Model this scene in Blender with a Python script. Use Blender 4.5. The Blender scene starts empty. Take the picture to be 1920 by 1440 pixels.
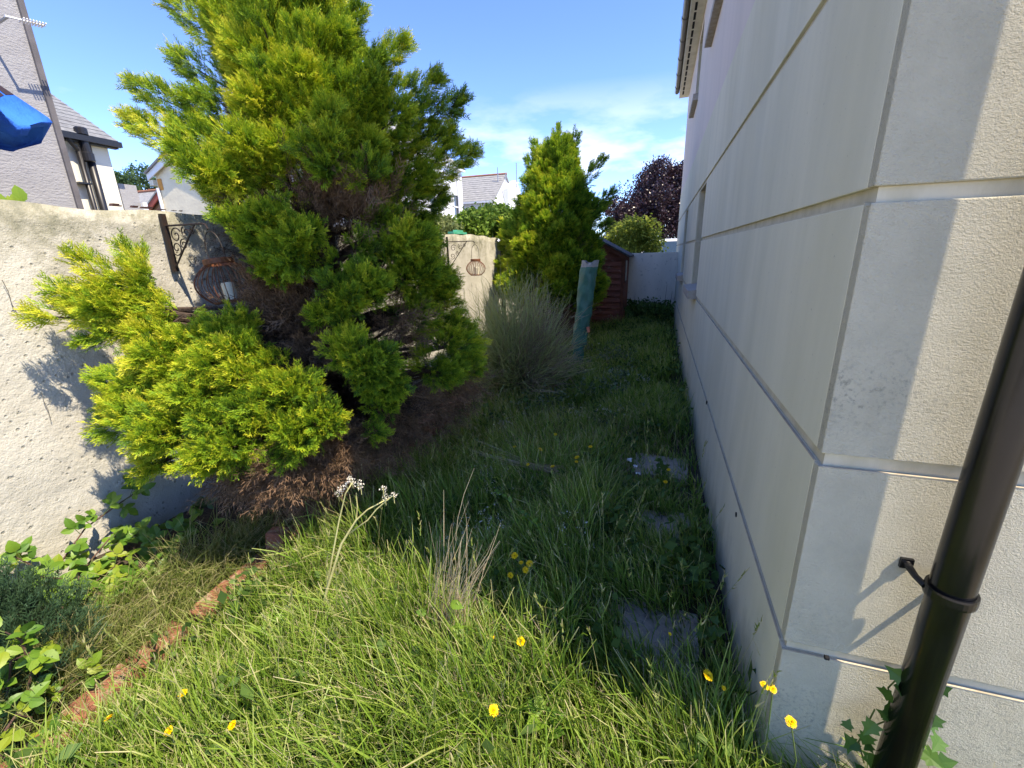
import bpy, bmesh, math, random
import numpy as np
from mathutils import Vector, Matrix

random.seed(7); RNG = np.random.default_rng(11)
scn = bpy.context.scene
COL = scn.collection
rad = math.radians

# ------------------------------------------------------------------ camera
# Lens and attitude recovered from the vanishing points of the long wall and the plumb edges.
# World: Y runs along the passage, X to the right, Z up, metres.
FPX, EYE = 811.0, 1.6
def _n(v): v = np.asarray(v, float); return v / np.linalg.norm(v)
def _r(px, py): return np.array([(px - 960) / FPX, (py - 720) / FPX, 1.0])
_Y = _n(_r(1237, 469)); _Z = -_n(_r(1029, 3414)); _Z = _n(_Z - _Y * (_Z @ _Y)); _X = np.cross(_Y, _Z)
MR = np.array([_X, _Y, _Z])
CAMP = np.array([0, 0, EYE])
def at(px, py, x=None, y=None, z=None):
    """world point seen in direction (px,py) of the survey, on the plane x=, y= or z="""
    d = MR @ _r(px, py)
    t = x / d[0] if x is not None else (y / d[1] if y is not None else (z - EYE) / d[2])
    return CAMP + d * t

cam = bpy.data.objects.new('camera', bpy.data.cameras.new('camera')); COL.objects.link(cam)
cam.data.sensor_width = 36; cam.data.lens = 36 * FPX / 1920; cam.data.clip_end = 2000; cam.data.clip_start = .02
R3 = np.column_stack([MR[:, 0], -MR[:, 1], -MR[:, 2]])
mw = Matrix(R3.tolist()).to_4x4(); mw.translation = CAMP.tolist(); cam.matrix_world = mw
scn.camera = cam

# ------------------------------------------------------------------ sky, sun, exposure
SUN_EL, SUN_T = rad(58.8), 0.27
sd = _n([math.cos(SUN_EL) * math.cos(math.atan(SUN_T)), -math.cos(SUN_EL) * math.sin(math.atan(SUN_T)), math.sin(SUN_EL)])
w = bpy.data.worlds.new('World'); scn.world = w; w.use_nodes = True
nt = w.node_tree; N = nt.nodes; L = nt.links
bg = N['Background']; bg.inputs['Strength'].default_value = 0.15
sky = N.new('ShaderNodeTexSky'); sky.sky_type = 'NISHITA'; sky.sun_disc = False
sky.sun_elevation = SUN_EL; sky.sun_rotation = math.atan2(sd[0], sd[1]); sky.altitude = 2000; sky.air_density = .75; sky.dust_density = 0; sky.ozone_density = 5
tc = N.new('ShaderNodeTexCoord'); sep = N.new('ShaderNodeSeparateXYZ'); L.new(tc.outputs['Generated'], sep.inputs[0])
mp = N.new('ShaderNodeMapping'); mp.inputs['Scale'].default_value = (1.6, 1.6, 5.0); mp.inputs['Location'].default_value = (.1, .7, .6)
L.new(tc.outputs['Generated'], mp.inputs[0])
nz = N.new('ShaderNodeTexNoise'); nz.inputs['Scale'].default_value = 2.1; nz.inputs['Detail'].default_value = 7; nz.inputs['Roughness'].default_value = .55
L.new(mp.outputs[0], nz.inputs[0])
cr = N.new('ShaderNodeValToRGB'); cr.color_ramp.elements[0].position = .51; cr.color_ramp.elements[1].position = .64
L.new(nz.outputs[0], cr.inputs[0])
el = N.new('ShaderNodeMapRange'); el.inputs['From Min'].default_value = .31; el.inputs['From Max'].default_value = .10
L.new(sep.outputs['Z'], el.inputs['Value'])
mu = N.new('ShaderNodeMath'); mu.operation = 'MULTIPLY'; L.new(cr.outputs[0], mu.inputs[0]); L.new(el.outputs[0], mu.inputs[1])
mu2 = N.new('ShaderNodeMath'); mu2.operation = 'MULTIPLY'; mu2.inputs[1].default_value = .7; L.new(mu.outputs[0], mu2.inputs[0])
hs = N.new('ShaderNodeHueSaturation'); hs.inputs['Saturation'].default_value = 1.14; hs.inputs['Value'].default_value = .98; hs.inputs['Hue'].default_value = .512
L.new(sky.outputs[0], hs.inputs['Color'])
mx = N.new('ShaderNodeMix'); mx.data_type = 'RGBA'; mx.inputs['B'].default_value = (3.4, 3.5, 3.8, 1)
L.new(mu2.outputs[0], mx.inputs['Factor']); L.new(hs.outputs[0], mx.inputs['A']); L.new(mx.outputs['Result'], bg.inputs['Color'])

sun = bpy.data.objects.new('sun', bpy.data.lights.new('sun', 'SUN')); COL.objects.link(sun)
sun.data.energy = 2.3; sun.data.angle = rad(.53); sun.data.color = (1, .95, .86)
sun.rotation_euler = Vector(sd.tolist()).to_track_quat('Z', 'Y').to_euler(); sun.location = (6, -2, 12)
scn.view_settings.view_transform = 'Standard'; scn.view_settings.look = 'None'
scn.view_settings.exposure = 1.98; scn.view_settings.gamma = 1; scn.view_settings.use_white_balance = True; scn.view_settings.white_balance_temperature = 7800; scn.view_settings.white_balance_tint = 10; scn.view_settings.use_curve_mapping = False
try:
    scn.cycles.max_bounces = 6; scn.cycles.diffuse_bounces = 3; scn.cycles.transmission_bounces = 4; scn.cycles.transparent_max_bounces = 4
except Exception: pass

# ------------------------------------------------------------------ materials
MATS = {}
def _nodes(name):
    m = bpy.data.materials.new(name); m.use_nodes = True; MATS[name] = m
    nt = m.node_tree; return m, nt.nodes, nt.links, nt.nodes['Principled BSDF']
def _noise(N, L, scale, detail=4, rough=.55, stretch=(1, 1, 1), pos=None):
    g = pos or N.new('ShaderNodeNewGeometry').outputs['Position']
    mp = N.new('ShaderNodeMapping'); mp.inputs['Scale'].default_value = stretch; L.new(g, mp.inputs[0])
    t = N.new('ShaderNodeTexNoise'); t.inputs['Scale'].default_value = scale; t.inputs['Detail'].default_value = detail; t.inputs['Roughness'].default_value = rough
    L.new(mp.outputs[0], t.inputs[0]); return t.outputs[0]
def _ramp(N, L, src, a, b, inv=False):
    r = N.new('ShaderNodeMapRange'); r.inputs['From Min'].default_value = a; r.inputs['From Max'].default_value = b
    if inv: r.inputs['To Min'].default_value = 1; r.inputs['To Max'].default_value = 0
    L.new(src, r.inputs['Value']); return r.outputs[0]
def _mix(N, L, fac, a, b):
    m = N.new('ShaderNodeMix'); m.data_type = 'RGBA'
    for s, v in (('A', a), ('B', b)):
        if isinstance(v, tuple): m.inputs[s].default_value = (*v, 1)
        else: L.new(v, m.inputs[s])
    if isinstance(fac, float): m.inputs['Factor'].default_value = fac
    else: L.new(fac, m.inputs['Factor'])
    return m.outputs['Result']
def _math(N, L, op, a, b):
    m = N.new('ShaderNodeMath'); m.operation = op
    for i, v in enumerate((a, b)):
        if isinstance(v, (int, float)): m.inputs[i].default_value = v
        else: L.new(v, m.inputs[i])
    return m.outputs[0]
def _bump(N, L, P, h, strength, dist):
    b = N.new('ShaderNodeBump'); b.inputs['Strength'].default_value = strength; b.inputs['Distance'].default_value = dist
    L.new(h, b.inputs['Height']); L.new(b.outputs[0], P.inputs['Normal'])
def mat(name, c, c2=None, scale=6, lo=.4, hi=.65, rough=.85, spec=.25, metal=0, bump=0, bscale=60, bdist=.01, stretch=(1, 1, 1), c3=None, scale3=30, lo3=.55, hi3=.7):
    m, N, L, P = _nodes(name)
    P.inputs['Roughness'].default_value = rough; P.inputs['Specular IOR Level'].default_value = spec; P.inputs['Metallic'].default_value = metal
    out = c
    if c2: out = _mix(N, L, _ramp(N, L, _noise(N, L, scale, 5, .6, stretch), lo, hi), c, c2)
    if c3: out = _mix(N, L, _ramp(N, L, _noise(N, L, scale3, 3, .6), lo3, hi3), out, c3)
    if isinstance(out, tuple): P.inputs['Base Color'].default_value = (*out, 1)
    else: L.new(out, P.inputs['Base Color'])
    if bump: _bump(N, L, P, _noise(N, L, bscale, 4, .6, stretch), bump, bdist)
    return m
def foliage(name, stops, trans=.35, jit=.5, rough=.6, spec=.2):
    """leaf stuff: colour from the 'Col' attribute (r: base to tip of the spray, g: random per spray)"""
    m, N, L, P = _nodes(name)
    a = N.new('ShaderNodeAttribute'); a.attribute_name = 'Col'
    s = N.new('ShaderNodeSeparateColor'); L.new(a.outputs['Color'], s.inputs[0])
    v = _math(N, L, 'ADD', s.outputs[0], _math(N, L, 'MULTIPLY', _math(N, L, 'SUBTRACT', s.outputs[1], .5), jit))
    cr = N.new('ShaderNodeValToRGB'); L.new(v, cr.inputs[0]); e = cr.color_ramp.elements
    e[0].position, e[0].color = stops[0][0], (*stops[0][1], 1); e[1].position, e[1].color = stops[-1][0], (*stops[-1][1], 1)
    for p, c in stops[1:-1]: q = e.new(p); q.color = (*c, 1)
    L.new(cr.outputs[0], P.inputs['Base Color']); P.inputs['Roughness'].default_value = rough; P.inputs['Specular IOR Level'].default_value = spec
    t = N.new('ShaderNodeBsdfTranslucent'); L.new(cr.outputs[0], t.inputs['Color'])
    x = N.new('ShaderNodeMixShader'); x.inputs[0].default_value = trans
    L.new(P.outputs[0], x.inputs[1]); L.new(t.outputs[0], x.inputs[2]); L.new(x.outputs[0], N['Material Output'].inputs['Surface'])
    return m
def leafmat(name, c, c2, trans=.3, rough=.45, spec=.4):
    m, N, L, P = _nodes(name)
    oi = N.new('ShaderNodeObjectInfo')
    f = _math(N, L, 'ADD', _math(N, L, 'MULTIPLY', oi.outputs['Random'], .8), _math(N, L, 'MULTIPLY', _noise(N, L, 40, 2), .2))
    col = _mix(N, L, f, c, c2); L.new(col, P.inputs['Base Color']); P.inputs['Roughness'].default_value = rough; P.inputs['Specular IOR Level'].default_value = spec
    t = N.new('ShaderNodeBsdfTranslucent'); L.new(col, t.inputs['Color'])
    x = N.new('ShaderNodeMixShader'); x.inputs[0].default_value = trans
    L.new(P.outputs[0], x.inputs[1]); L.new(t.outputs[0], x.inputs[2]); L.new(x.outputs[0], N['Material Output'].inputs['Surface'])
    return m

# smooth render of the long wall: cream, faint rain streaks, greenish bloom
m, N_, L_, P = _nodes('render_smooth')
c = _mix(N_, L_, _ramp(N_, L_, _noise(N_, L_, 5, 5, .6, (1, 1, .12)), .38, .68), (.73, .69, .53), (.65, .62, .475))
c = _mix(N_, L_, _math(N_, L_, 'MULTIPLY', _ramp(N_, L_, _noise(N_, L_, 1.6, 4, .6, (1, 1, .5)), .45, .7), .6), c, (.60, .565, .40))
c = _mix(N_, L_, _math(N_, L_, 'MULTIPLY', _ramp(N_, L_, _noise(N_, L_, 90, 2, .5), .72, .78), .5), c, (.25, .24, .21))
g = N_.new('ShaderNodeNewGeometry'); sp = N_.new('ShaderNodeSeparateXYZ'); L_.new(g.outputs['Position'], sp.inputs[0])
low = _math(N_, L_, 'ADD', _ramp(N_, L_, sp.outputs['Z'], .42, .0), _math(N_, L_, 'MULTIPLY', _math(N_, L_, 'SUBTRACT', _noise(N_, L_, 9, 5, .65, (1, 1, .5)), .5), 1.6))
c = _mix(N_, L_, _math(N_, L_, 'MULTIPLY', _ramp(N_, L_, low, .35, 1.0), .6), c, (.30, .29, .17))
L_.new(c, P.inputs['Base Color']); P.inputs['Roughness'].default_value = .9; P.inputs['Specular IOR Level'].default_value = .15
_bump(N_, L_, P, _noise(N_, L_, 220, 3, .6), .35, .003)
# scraped coarse render of the front: torn grain, dark specks of algae
m, N_, L_, P = _nodes('render_rough')
c = _mix(N_, L_, _ramp(N_, L_, _noise(N_, L_, 7, 5, .65), .4, .7), (.73, .67, .50), (.63, .58, .43))
c = _mix(N_, L_, _math(N_, L_, 'MULTIPLY', _math(N_, L_, 'MULTIPLY', _ramp(N_, L_, _noise(N_, L_, 95, 5, .7), .52, .68), _ramp(N_, L_, _noise(N_, L_, 3.3, 3, .5), .46, .68)), .75), c, (.24, .225, .17))
L_.new(c, P.inputs['Base Color']); P.inputs['Roughness'].default_value = .95; P.inputs['Specular IOR Level'].default_value = .1
h1 = _noise(N_, L_, 150, 4, .7, (1, 1, 1.25))
h2 = _noise(N_, L_, 330, 2, .6)
_bump(N_, L_, P, _math(N_, L_, 'ADD', h1, _math(N_, L_, 'MULTIPLY', h2, .35)), 1.0, .011)
mat('render_groove', (.60, .54, .40), (.48, .43, .30), 12, stretch=(1, 1, .4), rough=.9, bump=.3, bscale=150, bdist=.003)
mat('render_pink', (.70, .61, .535), (.65, .57, .50), 4, stretch=(1, 1, .15), rough=.9, bump=.3, bscale=160, bdist=.003)
mat('bead_white', (.50, .43, .32), (.36, .31, .22), 14, rough=.9, spec=.1)
mat('fascia', (.66, .63, .52), (.55, .52, .42), 6, rough=.5)
mat('stone_sill', (.42, .38, .33), (.32, .28, .23), 18, bump=.3, bscale=120, bdist=.004)
mat('brown_plastic', (.018, .015, .015), (.028, .024, .022), 8, rough=.35, spec=.5)
mat('black_plastic', (.004, .0042, .005), (.008, .008, .009), 14, rough=.24, spec=.5, bump=.08, bscale=60, bdist=.002)
mat('dark_hole', (.01, .01, .01))
mat('glass', (.05, .06, .075), rough=.06, spec=.9)
mat('frame_white', (.75, .75, .73), rough=.4)
mat('slate', (.16, .17, .18), (.23, .24, .25), 9, rough=.75, c3=(.12, .12, .13), scale3=2, bump=.3, bscale=30)
mat('slate_far', (.20, .205, .21), (.33, .33, .32), 3.5, lo=.35, hi=.7, rough=.8, stretch=(1, 1, 3))
mat('tile_roof', (.14, .12, .11), (.1, .09, .085), 6)
# old garden wall: lime-washed render, pitted, grey-green lichen along the top
m, N_, L_, P = _nodes('garden_wall')
g = N_.new('ShaderNodeNewGeometry'); sp = N_.new('ShaderNodeSeparateXYZ'); L_.new(g.outputs['Position'], sp.inputs[0])
c = _mix(N_, L_, _ramp(N_, L_, _noise(N_, L_, 3, 6, .65), .38, .66), (.52, .50, .435), (.43, .41, .35))
vo = N_.new('ShaderNodeTexVoronoi'); vo.inputs['Scale'].default_value = 30; L_.new(g.outputs['Position'], vo.inputs['Vector'])
pit = _math(N_, L_, 'MULTIPLY', _ramp(N_, L_, vo.outputs['Distance'], .27, .14), _ramp(N_, L_, _noise(N_, L_, 9, 3), .44, .54))
c = _mix(N_, L_, _math(N_, L_, 'MULTIPLY', pit, .6), c, (.25, .235, .19))
spk = _ramp(N_, L_, _noise(N_, L_, 75, 3, .6), .66, .74)
c = _mix(N_, L_, _math(N_, L_, 'MULTIPLY', spk, .5), c, (.27, .25, .21))
top = _math(N_, L_, 'ADD', _ramp(N_, L_, sp.outputs['Z'], 1.35, 1.9), _math(N_, L_, 'MULTIPLY', _math(N_, L_, 'SUBTRACT', _noise(N_, L_, 6, 6, .7), .5), 2.6))
c = _mix(N_, L_, _math(N_, L_, 'MULTIPLY', _ramp(N_, L_, top, .4, 1.0), .85), c, (.27, .26, .19))
c = _mix(N_, L_, _math(N_, L_, 'MULTIPLY', _ramp(N_, L_, _math(N_, L_, 'MULTIPLY', top, _noise(N_, L_, 22, 4, .7)), .42, .7), .6), c, (.15, .155, .12))
L_.new(c, P.inputs['Base Color']); P.inputs['Roughness'].default_value = .95; P.inputs['Specular IOR Level'].default_value = .1
hh = _math(N_, L_, 'SUBTRACT', _math(N_, L_, 'ADD', _noise(N_, L_, 14, 5, .65), _math(N_, L_, 'MULTIPLY', _noise(N_, L_, 130, 3), .25)), _math(N_, L_, 'MULTIPLY', pit, .35))
_bump(N_, L_, P, hh, .55, .02)
mat('wall_crack', (.13, .12, .10))
mat('back_wall', (.72, .67, .59), (.62, .58, .51), 2.2, stretch=(1, 1, .35), rough=.95, bump=.35, bscale=50, bdist=.008, c3=(.33, .32, .29), scale3=9, lo3=.6, hi3=.75)
mat('soil', (.055, .042, .030), (.095, .075, .055), 10, bump=.6, bscale=40, bdist=.03, c3=(.03, .025, .02), scale3=60)
mat('dry_ground', (.24, .205, .145), (.17, .16, .09), .6, bump=.4, bscale=8, bdist=.05)
mat('paving', (.46, .42, .34), (.38, .345, .28), 2.5, bump=.2, bscale=60)  # pale tone of the unseen bounce sheet behind the camera
mat('slab', (.22, .195, .155), (.31, .28, .225), 14, bump=.5, bscale=90, bdist=.006, c3=(.12, .12, .10), scale3=40)
mat('brick_red', (.27, .11, .065), (.18, .075, .05), 16, bump=.6, bscale=70, bdist=.01, c3=(.34, .25, .17), scale3=22, lo3=.52, hi3=.66)
mat('grey_house', (.34, .34, .345), (.30, .30, .31), 5, bump=.45, bscale=38, bdist=.03, stretch=(1, .6, 1.3), rough=.95)
mat('edge_trim', (.12, .115, .12), (.16, .15, .155), 5)
mat('white_house', (.80, .775, .66), (.74, .71, .60), 1.5, bump=.15, bscale=30)
mat('white_wall', (.78, .79, .80), (.72, .73, .74), 1)
mat('cream_house', (.74, .67, .50), (.64, .58, .44), 1.2, bump=.3, bscale=6, bdist=.05)
mat('orange_patch', (.62, .28, .06), (.5, .25, .1), 3)
mat('red_board', (.36, .095, .07), (.28, .07, .05), 3)
mat('ridge_red', (.34, .15, .09), (.25, .11, .07), 4)
mat('brick_far', (.30, .19, .13), (.22, .13, .09), 4)
mat('gutter_black', (.012, .012, .014), rough=.4, spec=.5)
mat('pvc_white', (.7, .71, .73), rough=.4)
mat('tarp_blue', (.03, .17, .66), (.02, .13, .56), 4, rough=.9, spec=.08, bump=.5, bscale=14, bdist=.04)
mat('print_dark', (.035, .022, .03)); mat('print_pale', (.4, .36, .42))
mat('steel', (.35, .36, .38), metal=.6, rough=.45)
mat('aerial', (.8, .8, .82), rough=.35)
mat('iron_black', (.014, .013, .014), (.035, .02, .014), 40, rough=.55, spec=.4)
mat('iron_rust', (.20, .075, .035), (.09, .04, .022), 60, rough=.55)
mat('candle', (.68, .64, .5), (.6, .56, .42), 30, rough=.5)
mat('shed_wood', (.25, .085, .055), (.17, .055, .036), 30, stretch=(.15, .15, 1), rough=.75, bump=.4, bscale=60, c3=(.30, .19, .15), scale3=12, lo3=.60, hi3=.72)
mat('shed_trim', (.16, .055, .032), (.11, .035, .02), 14, rough=.75)
mat('felt', (.055, .053, .055), (.085, .08, .078), 20, bump=.4, bscale=120)
mat('tarp_green', (.022, .12, .095), (.045, .19, .155), 9, lo=.35, hi=.7, rough=.4, spec=.5, bump=.35, bscale=26, bdist=.02)
mat('tarp_grey', (.36, .37, .37), (.27, .28, .28), 20, rough=.5)
mat('clip_orange', (.6, .2, .13))
mat('van_white', (.78, .8, .83), rough=.18, spec=.6)
mat('windscreen', (.03, .055, .09), rough=.12, spec=.25)
mat('bark', (.085, .06, .045), (.05, .035, .028), 20, stretch=(1, 1, .25), bump=.7, bscale=40, bdist=.02)
mat('bark_dry', (.20, .155, .12), (.12, .09, .07), 30)
mat('stem_pale', (.56, .54, .24), (.48, .42, .17), 9, rough=.6)
mat('stem_green', (.09, .15, .035), (.13, .17, .05), 20)
mat('petal_yellow', (.78, .52, .008), (.70, .40, .004), 60, rough=.6)
mat('petal_white', (.62, .58, .48), rough=.7)
mat('petal_pink', (.50, .20, .24), rough=.7)
mat('paper', (.72, .72, .72), rough=.8)
mat('green_plastic', (.05, .36, .22), (.10, .42, .3), 10, rough=.4)
mat('chip_dark', (.05, .025, .025), (.09, .05, .045), 30)
mat('twig', (.12, .07, .05), (.075, .045, .04), 30)
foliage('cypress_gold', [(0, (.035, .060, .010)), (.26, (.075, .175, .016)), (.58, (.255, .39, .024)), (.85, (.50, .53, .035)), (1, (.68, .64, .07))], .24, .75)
foliage('cypress_gold_far', [(0, (.035, .075, .012)), (.26, (.085, .21, .02)), (.58, (.27, .43, .03)), (1, (.64, .64, .06))], .34, .75)
foliage('cypress_dead', [(0, (.06, .038, .024)), (.5, (.15, .093, .055)), (1, (.27, .165, .10))], .05, .7)
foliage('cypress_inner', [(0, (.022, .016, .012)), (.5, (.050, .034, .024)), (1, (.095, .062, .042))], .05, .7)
foliage('blue_conifer', [(0, (.015, .032, .016)), (.5, (.032, .072, .032)), (1, (.07, .13, .065))], .15, .4)
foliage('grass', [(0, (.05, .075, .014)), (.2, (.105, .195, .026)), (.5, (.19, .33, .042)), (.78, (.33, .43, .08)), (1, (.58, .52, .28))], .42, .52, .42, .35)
foliage('grass_dry', [(0, (.10, .13, .03)), (.4, (.17, .245, .05)), (.7, (.29, .31, .10)), (1, (.48, .42, .23))], .3, .6)
foliage('straw', [(0, (.30, .22, .13)), (.5, (.44, .35, .22)), (1, (.52, .45, .32))], .15, .5)
foliage('broom', [(0, (.16, .15, .07)), (.3, (.28, .33, .12)), (.65, (.42, .48, .18)), (1, (.52, .52, .26))], .4, .5)
foliage('broom_dry', [(0, (.14, .10, .06)), (.5, (.32, .235, .16)), (1, (.43, .34, .24))], .1, .5)
foliage('hedge_leaf', [(0, (.035, .075, .012)), (.5, (.10, .20, .025)), (1, (.26, .36, .06))], .35, .6)
foliage('pale_leaf', [(0, (.10, .13, .05)), (.5, (.22, .27, .10)), (1, (.38, .42, .18))], .35, .6)
foliage('lime_leaf', [(0, (.08, .12, .02)), (.5, (.20, .26, .035)), (1, (.38, .42, .07))], .35, .6)
foliage('beech_leaf', [(0, (.018, .010, .014)), (.5, (.038, .020, .028)), (1, (.085, .048, .055))], .2, .7, .35, .45)
foliage('far_leaf', [(0, (.02, .05, .02)), (.5, (.05, .10, .04)), (1, (.10, .17, .06))], .3, .6)
foliage('weed_leaf', [(0, (.03, .07, .015)), (.5, (.07, .14, .03)), (1, (.14, .23, .06))], .3, .6)
foliage('weed_grey', [(0, (.07, .11, .05)), (.5, (.15, .20, .10)), (1, (.26, .31, .18))], .3, .6)
leafmat('bramble_leaf', (.065, .17, .022), (.19, .32, .035))
leafmat('bramble_young', (.17, .32, .03), (.33, .40, .04), .45)
leafmat('bramble_dark', (.02, .055, .018), (.05, .11, .03))
leafmat('autumn_leaf', (.45, .22, .04), (.5, .36, .06), .4)
leafmat('ivy_leaf', (.04, .11, .02), (.11, .22, .03))

# ------------------------------------------------------------------ mesh helpers
ORG = {}
def _props(o, label=None, cat=None, group=None, kind=None):
    if label: o['label'] = label
    if cat: o['category'] = cat
    if group: o['group'] = group
    if kind: o['kind'] = kind
    return o
def thing(name, label, cat, loc=(0, 0, 0), group=None):
    o = bpy.data.objects.new(name, None); COL.objects.link(o); o.location = tuple(float(v) for v in loc); o.empty_display_size = .1
    ORG[o.name] = np.array(loc, float); return _props(o, label, cat, group)
def link(name, me, mt, parent=None, loc=None):
    o = bpy.data.objects.new(name, me); COL.objects.link(o)
    if mt is not None and not me.materials: me.materials.append(MATS[mt] if isinstance(mt, str) else mt)
    if parent is not None: o.parent = parent; ORG[o.name] = ORG[parent.name]
    elif loc is not None: o.location = tuple(float(v) for v in loc); ORG[o.name] = np.array(loc, float)
    else: ORG[o.name] = np.zeros(3)
    return o
class MB:
    def __init__(s): s.v = []; s.f = []
    def add(s, vs, fs):
        k = len(s.v); s.v += [tuple(float(a) for a in p) for p in vs]; s.f += [tuple(i + k for i in f) for f in fs]; return s
    def box(s, a, b):
        x0, y0, z0 = a; x1, y1, z1 = b
        return s.add([(x0, y0, z0), (x1, y0, z0), (x1, y1, z0), (x0, y1, z0), (x0, y0, z1), (x1, y0, z1), (x1, y1, z1), (x0, y1, z1)],
                     [(3, 2, 1, 0), (4, 5, 6, 7), (0, 1, 5, 4), (1, 2, 6, 5), (2, 3, 7, 6), (3, 0, 4, 7)])
    def obox(s, c, ax, ay, az):
        c = np.array(c, float); ax, ay, az = (np.array(q, float) for q in (ax, ay, az)); P = []
        for k in (-1, 1):
            for (i, j) in ((-1, -1), (1, -1), (1, 1), (-1, 1)): P.append(c + i * ax + j * ay + k * az)
        return s.add(P, [(3, 2, 1, 0), (4, 5, 6, 7), (0, 1, 5, 4), (1, 2, 6, 5), (2, 3, 7, 6), (3, 0, 4, 7)])
    def prism(s, poly, d):
        """closed polygon (list of 3d points) extruded along d"""
        n = len(poly); p = [np.array(q, float) for q in poly]; d = np.array(d, float)
        return s.add(p + [q + d for q in p], [tuple(range(n - 1, -1, -1)), tuple(range(n, 2 * n))] + [(i, (i + 1) % n, n + (i + 1) % n, n + i) for i in range(n)])
    def tube(s, pts, r, n=8, cap=True):
        pts = [np.array(p, float) for p in pts]; rr = r if hasattr(r, '__len__') else [r] * len(pts)
        up = np.array([.31, .17, .93]); k = len(s.v); m = len(pts); prev = None
        for i, p in enumerate(pts):
            t = _n(pts[min(i + 1, m - 1)] - pts[max(i - 1, 0)]); a = prev if prev is not None else np.cross(t, up)
            a = a - t * (a @ t); a = _n(a) if np.linalg.norm(a) > 1e-6 else _n(np.cross(t, [1, 0, 0])); prev = a; b = np.cross(t, a)
            for j in range(n):
                q = p + rr[i] * (a * math.cos(2 * math.pi * j / n) + b * math.sin(2 * math.pi * j / n)); s.v.append(tuple(q))
        for i in range(m - 1):
            for j in range(n): s.f.append((k + i * n + j, k + i * n + (j + 1) % n, k + (i + 1) * n + (j + 1) % n, k + (i + 1) * n + j))
        if cap: s.f.append(tuple(k + j for j in range(n - 1, -1, -1))); s.f.append(tuple(k + (m - 1) * n + j for j in range(n)))
        return s
    def lathe(s, prof, c, n=20):
        """prof: list of (r,z)"""
        k = len(s.v); m = len(prof)
        for r, z in prof:
            for j in range(n): s.v.append((c[0] + r * math.cos(2 * math.pi * j / n), c[1] + r * math.sin(2 * math.pi * j / n), c[2] + z))
        for i in range(m - 1):
            for j in range(n): s.f.append((k + i * n + j, k + i * n + (j + 1) % n, k + (i + 1) * n + (j + 1) % n, k + (i + 1) * n + j))
        return s
    def mesh(s, name, org=(0, 0, 0), smooth=False):
        me = bpy.data.meshes.new(name); o = np.array(org, float)
        me.from_pydata([tuple(np.array(p) - o) for p in s.v], [], s.f); me.update()
        if smooth: me.polygons.foreach_set('use_smooth', [True] * len(me.polygons))
        return me
    def build(s, name, mt, parent=None, loc=None, smooth=False, bevel=0):
        org = ORG[parent.name] if parent is not None else (loc if loc is not None else (0, 0, 0))
        me = s.mesh(name, org, smooth)
        if bevel:
            bm = bmesh.new(); bm.from_mesh(me); bmesh.ops.bevel(bm, geom=bm.edges[:], offset=bevel, segments=2, affect='EDGES', profile=.5); bm.to_mesh(me); bm.free()
        return link(name, me, mt, parent, loc)
def npmesh(name, V, F, col=None, org=(0, 0, 0), smooth=False):
    """V (n,3), F (m,3) triangles, col (n,3) -> 'Col' attribute"""
    V = np.ascontiguousarray(V - np.array(org, float), dtype=np.float32); F = np.ascontiguousarray(F, dtype=np.int32)
    me = bpy.data.meshes.new(name); me.vertices.add(len(V)); me.vertices.foreach_set('co', V.ravel())
    me.loops.add(F.size); me.loops.foreach_set('vertex_index', F.ravel()); me.polygons.add(len(F))
    me.polygons.foreach_set('loop_start', np.arange(0, F.size, 3, dtype=np.int32))
    if smooth: me.polygons.foreach_set('use_smooth', np.ones(len(F), dtype=bool))
    me.update(calc_edges=True)
    if col is not None:
        a = me.color_attributes.new('Col', 'FLOAT_COLOR', 'POINT'); c4 = np.ones((len(V), 4), np.float32); c4[:, :3] = col; a.data.foreach_set('color', c4.ravel())
    return me

# ------------------------------------------------------------------ setting: ground
b = MB(); b.add([(-400, -400, -.03), (400, -400, -.03), (400, 600, -.03), (-400, 600, -.03)], [(0, 1, 2, 3)])
_props(b.build('ground', 'dry_ground'), kind='structure')
b = MB(); b.add([(-2.74, -.55, -.026), (1.6, -.55, -.026), (1.6, 1.2, -.026), (-2.74, 1.2, -.026)], [(0, 1, 2, 3)]); b.add([(-2.74, 1.2, -.026), (.45, 1.2, -.026), (.45, 10.9, -.026), (-3.2, 10.9, -.026), (-3.2, 7.6, -.026), (-2.74, 7.5, -.026)], [(0, 1, 2, 3, 4, 5)])
_props(b.build('lawn_soil', 'soil'), kind='structure')
# unseen pale sheet behind the camera, added to bounce warm light into the shade
b = MB(); b.add([(-2.74, -14, -.022), (9, -14, -.022), (9, -.56, -.022), (-2.74, -.56, -.022)], [(0, 1, 2, 3)]); _props(b.build('bounce_sheet', 'paving'), kind='structure')
# the raised bed behind the edging, sloping up to the wall
gx = np.linspace(-2.76, -1.90, 10); gy = np.linspace(-.6, 10.9, 60); GX, GY = np.meshgrid(gx, gy)
GZ = .02 + .07 * np.clip((-1.9 - GX) / .4, 0, 1) + .012 * np.sin(GX * 23 + GY * 7) + .012 * np.sin(GY * 17)
Vb = np.stack([GX, GY, GZ], -1).reshape(-1, 3); idx = np.arange(600).reshape(60, 10)
Fb = np.concatenate([np.stack([idx[:-1, :-1], idx[:-1, 1:], idx[1:, 1:]], -1).reshape(-1, 3), np.stack([idx[:-1, :-1], idx[1:, 1:], idx[1:, :-1]], -1).reshape(-1, 3)])
_props(link('planting_bed', npmesh('planting_bed', Vb, Fb, smooth=True), 'soil'), kind='structure')

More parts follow.
